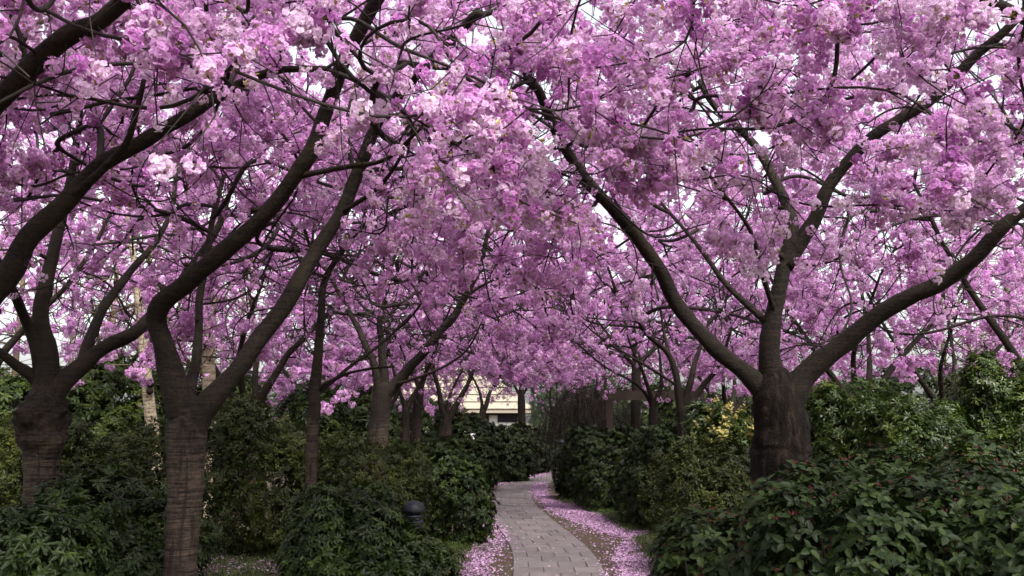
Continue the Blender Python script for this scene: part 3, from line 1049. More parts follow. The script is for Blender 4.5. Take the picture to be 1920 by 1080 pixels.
# tree beyond the left edge whose limb crosses the upper left
cherry('cherry tree outside the left edge, long dark limb arching across the upper left', NEARG,
       [(-330, 1180, .2), (-300, 900, .17), (-280, 800, .16)],
       [([(-285, 820), (-150, 690), (0, 535), (60, 450), (130, 372), (185, 312), (280, 258), (360, 212), (440, 162), (510, 132), (610, 127)], .13, .028),
        ([(130, 372), (180, 330, -.1), (235, 275, -.2), (255, 210, -.3), (270, 150, -.4)], .045, .022),
        ([(-280, 800), (-200, 500, -.4), (-40, 230, -.8), (75, 110, -1.0), (135, 62, -1.1), (190, 35, -1.2), (250, -10, -1.3), (340, -70, -1.4)], .11, .05),
        ([(95, 215, -.1), (150, 203, -.1), (205, 190, -.1), (280, 180, -.2), (370, 165, -.2)], .022, .014)],
       6.0, (1.6, -.4, 3.0, 3.0, 3.1, 6.0), 460, 9, sprays=[(60, 60, 5), (150, 40, 4.8), (100, 130, 5.2), (40, 170, 5.4), (300, 60, 5), (330, 30, 4.9)], near=120, tint=(.25, .85))
# slim young tree
cherry('slim young cherry tree with a thin straight trunk behind the left foreground shrubs', NEARG,
       [(582, 950, .066), (584, 850, .064), (588, 770, .068), (592, 735, .06)],
       [([(592, 745), (596, 660), (603, 580), (612, 520, .1), (640, 472, .1), (680, 425, 0), (745, 394, -.1), (810, 362, -.3)], .062, .028),
        ([(596, 740), (630, 710, .1), (665, 680, .2), (720, 640, .4), (770, 590, .6)], .03, .018),
        ([(592, 735), (640, 705, -.1), (690, 692, -.2), (740, 688, -.3)], .026, .014),
        ([(612, 520), (570, 500, .3), (540, 440, .5)], .025, .014)],
       10.0, (.4, .2, 2.3, 2.3, 2.75, 5.6), 330, 9, tint=(.2, .75))
# big right hand tree
cherry('massive dark cherry tree on the right, broad knobbly trunk and three great limbs', NEARG,
       [(1466, 900, .29), (1465, 830, .272), (1463, 790, .255), (1458, 750, .225), (1453, 715, .205), (1452, 685, .19)],
       [([(1440, 745), (1395, 695), (1330, 642), (1272, 572), (1232, 495, -.1), (1185, 432, -.2), (1130, 372, -.4), (1082, 312, -.6), (1040, 240, -.9), (1010, 170, -1.2), (985, 150, -1.3)], .115, .05),
        ([(1452, 730), (1444, 650), (1452, 570), (1476, 480), (1486, 425), (1460, 350, .2), (1415, 270, .4), (1345, 205, .5), (1310, 150, .5)], .13, .035),
        ([(1472, 500), (1500, 455), (1535, 400, -.1), (1565, 335, -.2), (1640, 258, -.4), (1740, 190, -.6), (1820, 112, -.8), (1890, 50, -1.0), (1960, -20, -1.1)], .105, .045),
        ([(1480, 745), (1525, 690), (1580, 645, -.1), (1680, 572, -.3), (1760, 532, -.5), (1825, 480, -.7), (1878, 425, -.9), (1935, 385, -1.0), (2000, 350, -1.1)], .135, .07),
        ([(1438, 605), (1395, 565, .2), (1355, 525, .4), (1300, 450, .6), (1240, 380, .8)], .05, .022),
        ([(1462, 610), (1430, 520, -.2), (1405, 430, -.4), (1330, 330, -.7)], .04, .02)],
       9.0, (.1, -.3, 4.2, 4.2, 3.3, 7.4), 860, 9.5,
       bulge=[(2.05, .16, .25), (1.45, .12, .5)],
       sprays=[(980, 335, 5.6), (960, 380, 5.6), (1000, 385, 5.5), (930, 370, 5.7), (985, 310, 5.6), (1060, 235, 5.6), (1110, 245, 5.6), (1160, 250, 5.6), (1210, 260, 5.6), (1270, 290, 5.8), (1040, 140, 5.4), (1080, 130, 5.4),
               (1500, 395, 7.0), (1550, 390, 7.0), (1610, 380, 7.0), (1650, 400, 7), (1440, 470, 7), (1420, 490, 7.1), (1450, 440, 7), (1380, 330, 6.5), (1330, 300, 6.4), (1430, 100, 6), (1360, 80, 6), (1480, 60, 6), (1640, 160, 6), (1700, 170, 6.2),
               (1755, 400, 6.8), (1720, 390, 6.8), (1790, 410, 6.8), (1850, 370, 6.6), (1890, 390, 6.6), (1752, 525, 8), (1560, 470, 7.6)],
       near=220, tint=(.25, .9), trunk_seg=26, trunk_mat='oldbark', cscale=1.0)
# trees beside the camera whose boughs close the view overhead
cherry('cherry tree outside the upper right corner, its blossom boughs hanging into view', NEARG,
       [(2900, 1500, .2), (2850, 900, .16)],
       [([(2850, 950), (2500, 500, .2), (2150, 180, .5), (1900, 20, .8), (1760, -40, 1.0)], .1, .03), ([(2850, 900), (2600, 200, -.3), (2200, -300, -.4), (1700, -500, 0)], .09, .03)],
       4.2, (-1.2, .6, 3.0, 2.6, 3.4, 6.0), 400, 9, sprays=[(1760, 25, 4.9), (1820, 20, 4.9), (1880, 30, 4.9), (1700, 40, 5.2), (1640, 30, 5.4)], near=60, tint=(.3, .95), thin_hidden=.8)
cherry('cherry tree outside the upper left corner, its blossom boughs hanging into view', NEARG,
       [(-1700, 1900, .2), (-1650, 950, .16)],
       [([(-1650, 1000), (-1100, 300, .2), (-500, -50, .5), (100, -200, .9), (600, -260, 1.2)], .1, .03), ([(-1650, 950), (-1300, 0, -.2), (-600, -600, 0), (300, -700, .4)], .09, .03)],
       3.6, (1.6, .6, 3.0, 2.6, 3.6, 5.6), 300, 9, tint=(.3, .9), thin_hidden=.8)
# trunks along the left of the path
cherry('thick ring-barked cherry tree left of the path, its limb leaning over the paving', FARG,
       [(706, 880, .21), (708, 820, .195), (714, 760, .18), (722, 715, .17)],
       [([(712, 735), (700, 680), (668, 610, .3), (640, 560, .5), (610, 500, .8)], .09, .03),
        ([(720, 730), (716, 660), (714, 600, -.1), (728, 545, -.2), (735, 500, -.2), (760, 430, -.3)], .085, .03),
        ([(728, 735), (755, 708), (800, 655, -.2), (850, 592, -.4), (880, 542, -.6), (900, 500, -.7), (915, 430, -.8)], .115, .05),
        ([(868, 562, -.5), (905, 535, -.7), (960, 512, -1.0), (1058, 480, -1.5)], .04, .016),
        ([(745, 720, -.1), (800, 702, -.3), (850, 676, -.5), (880, 650, -.7), (905, 600, -.9)], .035, .016)],
       15.5, (.3, 0, 3.6, 3.6, 2.9, 7.0), 520, 10, 1.0, tint=(.25, .75), trunk_seg=18, young=.32)
cherry('narrow cherry tree in the row left of the path, right behind the ring-barked one', FARG,
       [(760, 880, .11), (760, 800, .10), (762, 760, .10)],
       [([(762, 770), (745, 720), (730, 660, .3), (720, 600, .6)], .05, .02), ([(764, 765), (790, 715), (815, 660, -.3), (835, 600, -.6), (860, 540, -1)], .055, .02)],
       19, (0, 0, 3.3, 3.3, 2.7, 6.6), 330, 11, 1.0, tint=(.25, .75), trunk_seg=14, young=.32)
cherry('cherry tree with a slightly leaning trunk between the narrow one and the low-forked one', FARG,
       [(780, 880, .13), (780, 810, .12), (785, 750, .12), (790, 725, .11)],
       [([(788, 735), (800, 690), (795, 640, .3), (805, 580, .6)], .06, .02), ([(786, 730), (770, 690), (748, 640, -.2), (742, 580, -.4)], .05, .02)],
       21, (0, .5, 3.4, 3.4, 2.6, 6.8), 330, 11, 1.05, tint=(.25, .75), trunk_seg=14, young=.32)
cherry('low-forked cherry tree left of the path, limbs fanning in front of the thatched roof', FARG,
       [(834, 860, .155), (836, 810, .15), (838, 775, .15)],
       [([(834, 785), (822, 730), (808, 680), (800, 620, .3), (790, 560, .6)], .08, .025), ([(842, 785), (862, 745), (885, 705), (898, 655, -.2), (908, 600, -.4), (925, 540, -.6)], .075, .025),
        ([(838, 780), (846, 735), (868, 690, .2), (880, 640, .4)], .05, .02), ([(842, 790), (880, 715, .3), (868, 680, .3), (855, 660, .3)], .04, .02)],
       22.5, (.3, 0, 3.4, 3.4, 2.75, 7.0), 360, 11, 1.05, tint=(.28, .75), trunk_seg=14, young=.32)
cherry('cherry tree left of the path bend, forked in a narrow Y before the thatched roof', FARG,
       [(903, 850, .14), (903, 800, .135), (906, 765, .13)],
       [([(905, 775), (918, 738), (940, 700), (955, 660, -.3), (965, 600, -.6)], .075, .025), ([(903, 775), (900, 735), (880, 695), (860, 650, .3)], .06, .025)],
       27, (.2, 0, 3.4, 3.4, 2.8, 7.2), 360, 11, 1.1, tint=(.28, .75), trunk_seg=12, young=.32)
t8 = cherry('slender cherry tree in front of the right end of the thatched roof', FARG,
       [(979, 810, .16), (978, 770, .155), (977, 735, .15)],
       [([(977, 745), (978, 705), (984, 670), (990, 600, -.4)], .1, .03), ([(978, 745), (1000, 710), (1030, 685, -.4), (1060, 650, -.8)], .05, .025), ([(976, 745), (960, 715), (945, 700), (930, 650, .5)], .06, .025)],
       34, (0, 0, 3.6, 3.6, 2.9, 7.4), 360, 11, 1.15, tint=(.28, .75), trunk_seg=12, young=.32)
# trunks on the right of the path
cherry('gnarled many-limbed cherry tree on the right of the path, left of the massive trunk', FARG,
       [(1288, 860, .16), (1286, 800, .15), (1282, 760, .15)],
       [([(1280, 775), (1268, 715), (1255, 665), (1215, 628, -.2), (1188, 590, -.4), (1162, 560, -.6), (1140, 500, -.8)], .085, .03),
        ([(1266, 700), (1248, 640, .2), (1240, 590, .4), (1225, 520, .6)], .05, .02), ([(1284, 765), (1297, 700), (1312, 655, .3), (1330, 600, .6)], .075, .03),
        ([(1288, 770), (1318, 722), (1348, 685, -.2), (1370, 620, -.4)], .075, .03), ([(1265, 720, -.1), (1200, 678, -.5), (1135, 640, -.9), (1085, 598, -1.3)], .035, .015)],
       16.5, (-.2, 0, 3.4, 3.4, 2.85, 6.8), 460, 10, 1.0, tint=(.25, .75), trunk_seg=16, young=.32)
cherry('cherry tree with a long thin low branch, second trunk left of the massive one', FARG,
       [(1227, 860, .12), (1226, 800, .115), (1224, 755, .11)],
       [([(1222, 762), (1195, 722), (1135, 688, -.3), (1095, 655, -.6), (1068, 625, -.9), (1050, 560, -1.1)], .04, .016), ([(1226, 760), (1240, 715), (1235, 660, .3), (1215, 600, .5)], .06, .02),
        ([(1224, 760), (1206, 700, -.2), (1180, 640, -.4), (1165, 570, -.6)], .055, .02)],
       20, (0, 0, 3.4, 3.4, 2.7, 6.8), 360, 11, 1.05, tint=(.25, .75), trunk_seg=14, young=.32)
cherry('straight dark cherry tree by the timber rail on the right of the path', FARG,
       [(1191, 850, .15), (1192, 780, .145), (1193, 700, .13), (1193, 650, .12)],
       [([(1193, 670), (1190, 610), (1205, 540, .3), (1215, 470, .6)], .09, .03), ([(1192, 690), (1150, 640, -.3), (1110, 590, -.6)], .06, .02), ([(1194, 690), (1235, 640, .3), (1270, 590, .6)], .06, .02)],
       24, (0, 0, 3.6, 3.6, 2.9, 7.0), 360, 11, 1.1, tint=(.25, .72), trunk_seg=12, young=.32)
# crowns whose trunks stand behind the planting
for lab, px, Yd, x_off, zl, nT in (
        ('cherry tree beyond the right edge, its low skirt of blossom over the lit shrubs', 1990, 13.5, -1.2, 2.45, 420),
        ('cherry tree behind the massive trunk, low pink boughs reaching the yellow-flowered shrub', 1620, 18.5, 0, 2.5, 420),
        ('cherry tree behind the far left burl trunk, blossom among bare branches', -60, 14.5, .3, 2.9, 330),
        ('cherry tree behind the vase-forked trunk, skirt of blossom over the olive shrubs', 470, 17.5, .4, 2.35, 420),
        ('distant cherry tree where the path turns, right of the lamp', 1130, 31, 0, 2.6, 330),
        ('distant cherry tree left of the roof behind the row of trunks', 720, 29, 0, 2.6, 330),
        ('distant cherry tree in the gap over the end of the path', 1040, 42, 0, 4.2, 330),
        ('distant cherry tree on the right behind the many-limbed one', 1370, 27, 0, 2.5, 330),
        ('distant cherry tree behind the slim young trunk', 600, 25, 0, 2.5, 330),
        ('distant cherry tree behind the bare trees on the left', 180, 22, 0, 3.2, 330),
        ('distant cherry tree behind the right limb of the massive tree', 1780, 22, 0, 2.9, 330)):
    b0 = at(px, HORIZON, Yd)
    ypx = lambda z: HORIZON - (z - CAM_H) / Yd * FPX
    cherry(lab, FARG, [(px, ypx(.1), .17), (px + 4, ypx(1.2), .15), (px, ypx(1.9), .14)],
           [([(px, ypx(1.8)), (px - .7 / Yd * FPX, ypx(2.8)), (px - 1.5 / Yd * FPX, ypx(4.0)), (px - 2.1 / Yd * FPX, ypx(5.2))], .09, .03),
            ([(px, ypx(1.8)), (px + .6 / Yd * FPX, ypx(2.9)), (px + 1.6 / Yd * FPX, ypx(4.0)), (px + 2.2 / Yd * FPX, ypx(5.0))], .09, .03),
            ([(px, ypx(1.8)), (px + .1 / Yd * FPX, ypx(3.2), .6), (px - .2 / Yd * FPX, ypx(5.2), 1.2)], .08, .03),
            ([(px, ypx(1.8)), (px - .2 / Yd * FPX, ypx(3.0), -.8), (px + .3 / Yd * FPX, ypx(4.6), -1.8)], .08, .03)],
           Yd, (x_off, 0, 3.8, 3.6, zl, 8.4 if Yd < 20 else 7.6), nT + (60 if Yd < 20 else 0), 11, .95 + Yd * .007, tint=(.25, .75), trunk_seg=12, young=.32)

LP = np.vstack(LIMBS)
lx_, ly_, ld_ = to_px(LP[:, :3])
sel_ = (lx_ > -50) & (lx_ < 1970) & (ly_ > -50) & (ly_ < 800)
LIMB_PX = np.c_[lx_, ly_, ld_, LP[:, 3] * FPX / ld_][sel_]
DROP = rng.uniform(size=80000) < .92
for args in PENDING: blossom(*args)

# ------------------------------------------------------------------ shrubs
def shrub(name, label, cat, cx, cyy, rx, ry, h, kind, n_, group, tint=(.1, .8), scl=1.0, lobes=7, upright=.6, leaves=0, extra=None, n_stems=5):
    base = np.array([cx, cyy, float(ground_z(cx, cyy)[0])])
    root = empty(name, tuple(base))
    tag(root, label, cat, group)
    L = [(np.array([cx, cyy, h * .42]), np.array([rx * .8, ry * .8, h * .50]))]
    for i in range(lobes):
        a = 2 * math.pi * (i + rng.uniform(-.3, .3)) / lobes
        rr_ = rng.uniform(.45, .62)
        hz = rng.uniform(.30, .78) * h
        lr = rng.uniform(.32, .48)
        L.append((np.array([cx + rx * rr_ * math.cos(a), cyy + ry * rr_ * math.sin(a), hz]), np.array([rx * lr, ry * lr, min(h - hz, h * .36) + .04])))
    area = [(l[1][0] + l[1][1]) * l[1][2] + l[1][0] * l[1][1] for l in L]
    ks = rng.multinomial(int(n_ * 1.7), np.array(area) / sum(area))
    Pn, Nn = [], []
    for (c, r_), k_ in zip(L, ks):
        d = rng.normal(size=(k_, 3)); d /= np.linalg.norm(d, axis=1)[:, None]
        depth = np.where(rng.uniform(size=(k_, 1)) < .12, 1 + np.abs(rng.normal(0, .10, (k_, 1))), 1 - np.abs(rng.normal(0, .10, (k_, 1))))
        bump = 1 + .17 * fractal(c + d * r_, 21, 3, .7)[:, None]
        p_ = c + d * r_ * depth * bump
        nn = d / r_; nn /= np.linalg.norm(nn, axis=1)[:, None]
        ok = p_[:, 2] > .04
        for (c2, r2) in L:
            if c2 is c: continue
            ok &= np.sum(((p_ - c2) / (r2 * .86)) ** 2, axis=1) > 1
        Pn.append(p_[ok]); Nn.append(nn[ok])
    Pn, Nn = np.vstack(Pn), np.vstack(Nn)
    if len(Pn) > n_:
        s_ = rng.permutation(len(Pn))[:n_]; Pn, Nn = Pn[s_], Nn[s_]
    ax = Nn + np.array([0, 0, upright]) + rng.normal(0, .28, Nn.shape)
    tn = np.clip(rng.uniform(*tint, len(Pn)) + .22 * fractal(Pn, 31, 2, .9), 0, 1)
    sc = rng.uniform(.75, 1.25, len(Pn)) * scl
    rot = eulers(ax)
    if leaves:
        x, y, d = to_px(Pn)
        face = -(Pn - np.array([0, 0, CAM_H])) / np.linalg.norm(Pn - np.array([0, 0, CAM_H]), axis=1)[:, None]
        vis = (x > 0) & (x < 1920) & (y > 0) & (y < 1078) & (np.sum(face * Nn, axis=1) > .25)
        o_ = np.argsort(np.where(vis, d, 1e9))[:leaves // 4]
        sel = np.zeros(len(Pn), bool); sel[o_] = True; sel &= vis
        for q, e, s_ in zip(Pn[sel], rot[sel], sc[sel]):
            W = Matrix.Translation(Vector(q) - root.location) @ Matrix.Rotation(e[2], 4, 'Z') @ Matrix.Rotation(e[1], 4, 'Y') @ Matrix.Rotation(e[0], 4, 'X')
            for b_, dd, l_, w_ in VIBV[rng.integers(0, 4)][1]:
                u, v, _ = dd, np.cross([0, 0, 1], dd), 0
                v = v / np.linalg.norm(v); w3 = np.cross(u, v)
                Mx = Matrix(((u[0] * l_ * s_, v[0] * w_ * s_, w3[0] * l_ * s_, b_[0]), (u[1] * l_ * s_, v[1] * w_ * s_, w3[1] * l_ * s_, b_[1]), (u[2] * l_ * s_, v[2] * w_ * s_, w3[2] * l_ * s_, b_[2]), (0, 0, 0, 1)))
                lo = bpy.data.objects.new('leaf', LEAF1)
                COL.objects.link(lo)
                lo.parent = root
                lo.matrix_local = W @ Mx
        Pn, rot, sc, tn = Pn[~sel], rot[~sel], sc[~sel], tn[~sel]
    scatter('foliage', kind, WH[kind], Pn, rot, sc, tn, root)
    if extra:
        ek, en, es = extra
        hi = np.argsort(-(.5 * Pn[:, 2] / h + rng.uniform(0, 1.0, len(Pn)) - .5 * (Pn[:, 1] - cyy) / ry))[:en]
        scatter('flowers', ek, WH[ek], Pn[hi] + [0, 0, .04], rot[hi], rng.uniform(.7, 1.3, len(hi)) * es, rng.uniform(0, 1, len(hi)), root)
    ch = []
    for i in range(n_stems):
        a = rng.uniform(0, 6.28); rr_ = rng.uniform(.2, .55)
        e_ = np.array([cx + rx * rr_ * math.cos(a), cyy + ry * rr_ * math.sin(a), h * rng.uniform(.55, .8)])
        s_ = np.array([cx + .08 * math.cos(a), cyy + .08 * math.sin(a), -.05])
        mid = (s_ + e_) / 2 + rng.normal(0, .08, 3)
        pts = catmull(np.array([s_, mid, e_]), .12)
        tube('stem', pts, np.linspace(.022, .008, len(pts)), 6, 0, root, M['stem'])
    return root


LEAF1 = single_leaf('leaf', M['vib_obj'], 1.0, 1.0)


def sh_px(px, top, Y, wpx, dr, *a, **k):
    """Shrub centred at photo column px, its top at photo row top when it stands Y metres away and is wpx wide."""
    s_ = FPX / Y
    return at(px, HORIZON, Y)[0], Y, wpx / 2 / s_, dr, CAM_H + (HORIZON - top) / s_


def S(label, px, top, Y, wpx, dr, kind, n_, group, name='shrub', cat='shrub', **k):
    x, y, rx, ry, h = sh_px(px, top, Y, wpx, dr)
    if kind == 'rhodo' and Y < 11:
        n_ = int(n_ * 1.7); k['scl'] = .72
    return shrub(name, label, cat, x, y, rx, ry, h, kind, n_, group, **k)


GL, GR, GB = 'dark shrubs left of the path', 'dark shrubs right of the path', 'taller shrubs behind the cherry trunks'
# left foreground
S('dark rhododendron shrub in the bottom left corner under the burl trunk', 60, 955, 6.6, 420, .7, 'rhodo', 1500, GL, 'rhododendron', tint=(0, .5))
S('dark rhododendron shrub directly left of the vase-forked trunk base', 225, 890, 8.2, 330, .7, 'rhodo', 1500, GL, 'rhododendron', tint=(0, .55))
S('olive-green shrub between the burl trunk and the vase-forked trunk', 215, 800, 10.5, 300, .9, 'olive', 3200, GL, tint=(.05, .6))
S('brownish olive shrub behind the burl trunk at the left edge', 10, 800, 11.5, 300, .9, 'olive', 2600, GL, tint=(.2, .9))
S('broad olive shrub behind the vase-forked trunk', 490, 752, 13.1, 330, .8, 'olive', 4600, GL, tint=(.05, .65))
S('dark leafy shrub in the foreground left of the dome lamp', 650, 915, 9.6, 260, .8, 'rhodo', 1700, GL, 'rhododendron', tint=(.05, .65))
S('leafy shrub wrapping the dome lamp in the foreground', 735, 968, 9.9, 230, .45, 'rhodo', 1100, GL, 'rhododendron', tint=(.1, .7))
S('low dark shrub along the bottom left of the paved path', 690, 1010, 9.1, 250, .45, 'privet', 1100, GL, tint=(.05, .6))
S('rounded shrub reaching the left kerb of the path, right of the dome lamp', 845, 838, 14.6, 170, .7, 'privet', 1900, GL, tint=(.1, .7))
S('shrub before the ring-barked cherry trunk', 690, 812, 13.0, 250, .9, 'olive', 2600, GL, tint=(.1, .65))
S('shrub under the narrow and leaning trunks', 800, 822, 17.5, 200, .9, 'privet', 1900, GL, tint=(.05, .6))
S('camellia with pale pink buds at the foot of the low-forked trunk', 880, 765, 25.5, 150, 1.2, 'camellia', 2400, GL, 'camellia', tint=(0, .5), scl=1.15)
S('dark shrub on the outer side of the path bend', 945, 798, 29.5, 150, 1.0, 'camellia', 2200, GL, 'camellia', tint=(0, .5), scl=1.25)
S('dark shrub low behind the path bend, nearest the far lamp', 1000, 812, 34, 90, .9, 'camellia', 1300, GL, 'camellia', tint=(0, .5), scl=1.3)
S('clipped light green mound behind the far lamp', 1022, 815, 38, 75, .8, 'fine', 1500, GL, tint=(.2, .8), scl=1.6, lobes=3)
# right of the path
S('clipped dark shrub on the inner side of the path bend', 1085, 840, 22.6, 100, .8, 'privet', 1700, GR, tint=(0, .55), scl=1.1)
S('broad dark shrub right of the path before the timber rail', 1140, 800, 20, 180, 1.0, 'privet', 2700, GR, tint=(0, .6), scl=1.05)
S('dark shrub under the gnarled many-limbed trunk', 1235, 795, 17, 190, 1.0, 'privet', 2500, GR, tint=(.05, .65))
S('twiggy brownish shrub right of the slim lamp post', 1285, 850, 15.6, 180, .7, 'finedark', 2600, GR, tint=(.05, .65), scl=1.2)
S('shrub between the many-limbed trunk and the massive trunk', 1330, 822, 11.6, 180, .5, 'olive', 2000, GR, tint=(.05, .6))
S('low leafy shrub edging the petals right of the path', 1300, 985, 11.2, 110, .4, 'olive', 1400, GR, tint=(.1, .7))
S('shrub with pale yellow flower heads left of the massive trunk', 1365, 760, 12.6, 190, .5, 'light', 1700, GR, 'flowering_shrub', tint=(.05, .6), extra=('yellow', 60, 1.5))
# right foreground, broad veined leaves
S('broad-leaved dark green shrub with red buds at the bottom beside the right petal drift', 1350, 935, 7.6, 300, .75, 'vib', 1250, GR, 'viburnum', tint=(.1, .75), leaves=288)
S('broad-leaved dark green shrub with red buds before the massive trunk', 1500, 862, 8.0, 330, .6, 'vib', 1600, GR, 'viburnum', tint=(.1, .8))
S('broad-leaved dark green shrub with red buds filling the bottom right, nearest the massive trunk', 1580, 905, 6.6, 430, .8, 'vib', 1700, GR, 'viburnum', tint=(.05, .75), leaves=288)
S('broad-leaved dark green shrub with red buds in the bottom right corner', 1840, 890, 6.4, 420, .8, 'vib', 1700, GR, 'viburnum', tint=(.05, .75), leaves=288)
S('broad-leaved shrub with red buds at the right edge below the sunlit hedge', 1760, 835, 8.6, 430, .8, 'vib', 2000, GR, 'viburnum', tint=(.15, .85))
# sunlit background planting
S('sunlit yellow-green shrub right of the massive trunk', 1600, 725, 13.5, 260, 1.0, 'light', 3200, GB, tint=(.1, .9))
S('sunlit shrub under the low pink boughs on the right', 1740, 745, 12.5, 260, .9, 'light', 2900, GB, tint=(.05, .8))
S('tall sunlit light green shrub at the right edge', 1870, 672, 13.2, 240, 1.0, 'light', 3600, GB, tint=(.1, .9))
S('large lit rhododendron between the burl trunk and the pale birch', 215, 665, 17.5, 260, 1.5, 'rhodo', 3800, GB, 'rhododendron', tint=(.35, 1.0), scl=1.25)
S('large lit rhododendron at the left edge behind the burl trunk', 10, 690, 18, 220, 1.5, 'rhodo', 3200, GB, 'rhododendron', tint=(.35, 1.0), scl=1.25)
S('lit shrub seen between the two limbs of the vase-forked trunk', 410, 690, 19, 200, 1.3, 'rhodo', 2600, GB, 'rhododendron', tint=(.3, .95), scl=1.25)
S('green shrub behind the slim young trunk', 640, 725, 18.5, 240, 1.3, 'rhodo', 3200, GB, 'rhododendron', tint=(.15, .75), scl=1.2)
S('green shrub behind the row of trunks left of the roof', 800, 745, 31, 170, 1.6, 'rhodo', 2400, GB, 'rhododendron', tint=(.1, .6), scl=1.5)
S('tall green conifer-like shrub right of the thatched house', 1045, 690, 46, 110, 2.0, 'fine', 8000, GB, 'evergreen', tint=(0, .6), scl=1.5)
S('tall green shrub behind the timber rail', 1110, 700, 40, 120, 2.0, 'fine', 7000, GB, 'evergreen', tint=(0, .5), scl=1.5)
S('green shrub at the back right of the timber rail', 1310, 735, 28, 200, 1.4, 'rhodo', 2600, GB, 'rhododendron', tint=(.2, .8), scl=1.5)
S('dense green hedge shrub closing the view at the back left', 60, 700, 30, 420, 2.0, 'rhodo', 3600, GB, 'rhododendron', tint=(.2, .8), scl=1.8)
S('dense green hedge shrub closing the view behind the slim trunk', 560, 715, 36, 420, 2.2, 'rhodo', 3600, GB, 'rhododendron', tint=(.2, .8), scl=2)
S('dense green hedge shrub closing the view at the back right', 1700, 690, 26, 620, 2.0, 'rhodo', 4400, GB, 'rhododendron', tint=(.1, .7), scl=1.7)
S('dense green hedge shrub closing the view beyond the many-limbed trunk', 1300, 715, 44, 420, 2.2, 'rhodo', 3600, GB, 'rhododendron', tint=(.1, .7), scl=2.2)

# ------------------------------------------------------------------ bare trees and birches
def bare_tree(name, label, cat, base_px, Y, top, r, n_t, mat, group, lean=0.0, spread=1.6, zlow=2.2, seg=.22, knots=()):
    b0 = at(base_px, HORIZON, Y); b0[2] = -.1
    h = CAM_H + (HORIZON - top) / FPX * Y
    root = empty(name, (b0[0], b0[1], 0))
    tag(root, label, cat, group)
    pts = [b0 + np.array([lean * t * h + rng.normal(0, .05) * h * .1, rng.normal(0, .05), t * h]) for t in np.linspace(0, 1, 7)]
    full = catmull(np.c_[np.array(pts), r * (1 - .72 * np.linspace(0, 1, 7))], .12)
    tube('trunk', full[:, :3], full[:, 3], 12, .06, root, mat)
    sk = Skeleton()
    sk.add_line(full[::2, :3], full[::2, 3], lambda t: t > .3)
    T = []
    for _ in range(n_t):
        t = rng.uniform(zlow / h, 1.05); a = rng.uniform(0, 6.28); q = spread * rng.uniform(.3, 1) * (1.15 - t * .6)
        T.append(b0 + np.array([lean * t * h + q * math.cos(a), q * math.sin(a), t * h + q * .7]))
    _, _, _, ch = grow(sk, np.array(T), seg=seg, tip=.0075)
    join_tubes('twigs', ch, root, M['bare'], lambda q: 4)
    for (kx, ky, ks) in knots:
        c = at(kx, ky, Y - r * .8)
        m_ = MB().lathe([(ks * .3, -ks), (ks * .9, -ks * .5), (ks, 0), (ks * .85, ks * .5), (ks * .2, ks)], c, 10)
        link('knot', m_.mesh('knot'), root, M['bark'], True)
    return root


BG = 'bare trees in the background'
bare_tree('birch_tree', 'leaning pale-barked birch between the burl trunk and the vase-forked trunk', 'birch tree', 322, 15.5, 380, .13, 90, M['birch'], 'pale birches', lean=-.17, spread=1.5, knots=[(282, 719, .07), (281, 733, .06)])
bare_tree('birch_tree', 'upright pale-barked birch seen right of the vase fork', 'birch tree', 392, 16.5, 300, .16, 90, M['birch'], 'pale birches', lean=-.01, spread=1.6, knots=[(384, 650, .06)])
for lab, px, Y, top, r, n_t in (('slim bare tree with tan bark in the sky gap left of the vase fork', 200, 23, 330, .12, 150), ('bare tree at the left edge behind the burl trunk', 20, 24, 300, .11, 150),
                                ('bare tree in the sky gap just right of the burl trunk', 128, 26, 320, .10, 150), ('bare tree framed by the two limbs of the vase fork', 338, 27, 300, .11, 150),
                                ('thin tan bare trunk right of the vase fork above the olive shrub', 447, 22, 420, .07, 90), ('bare tree behind the leaning birch', 262, 28, 300, .09, 150),
                                ('grey bare tree at the right edge above the light green shrub', 1905, 24, 330, .11, 120), ('grey bare tree second from the right edge', 1868, 27, 350, .10, 120),
                                ('grey bare tree third from the right edge, above the hedge', 1825, 30, 380, .10, 120), ('brown bare tree above the right hedge under the thick right limb', 1780, 28, 420, .08, 110)):
    bare_tree('bare_tree', lab, 'bare tree', px, Y, top, r, int(n_t * 1.7), M['bare'], BG, spread=2.0)

# weeping maple: a dome of fine hanging twigs right of the path
wx, wy = at(1105, HORIZON, 25.5)[0], 25.5
root = empty('weeping_maple', (wx, wy, 0)); tag(root, 'leafless weeping maple, a brown dome of fine hanging twigs beside the timber rail', 'maple')
pts = catmull(np.array([(wx + .3, wy, -.1), (wx + .2, wy, .7), (wx, wy, 1.4), (wx - .3, wy, 1.9)]), .1)
tube('trunk', pts, np.linspace(.09, .05, len(pts)), 10, .06, root, M['bark'])
ch = []
arcs = []
for i in range(11):
    a = 2 * math.pi * i / 11 + rng.uniform(-.2, .2); q = rng.uniform(.8, 1.25); top = rng.uniform(2.0, 2.7)
    arc_ = catmull(np.array([(wx, wy, 1.5), (wx + q * .4 * math.cos(a), wy + q * .4 * math.sin(a), top), (wx + q * .85 * math.cos(a), wy + q * .85 * math.sin(a), top - .15), (wx + q * 1.1 * math.cos(a), wy + q * 1.1 * math.sin(a), top - .8)]), .08)
    arcs.append(arc_); ch.append((arc_, np.linspace(.03, .008, len(arc_))))
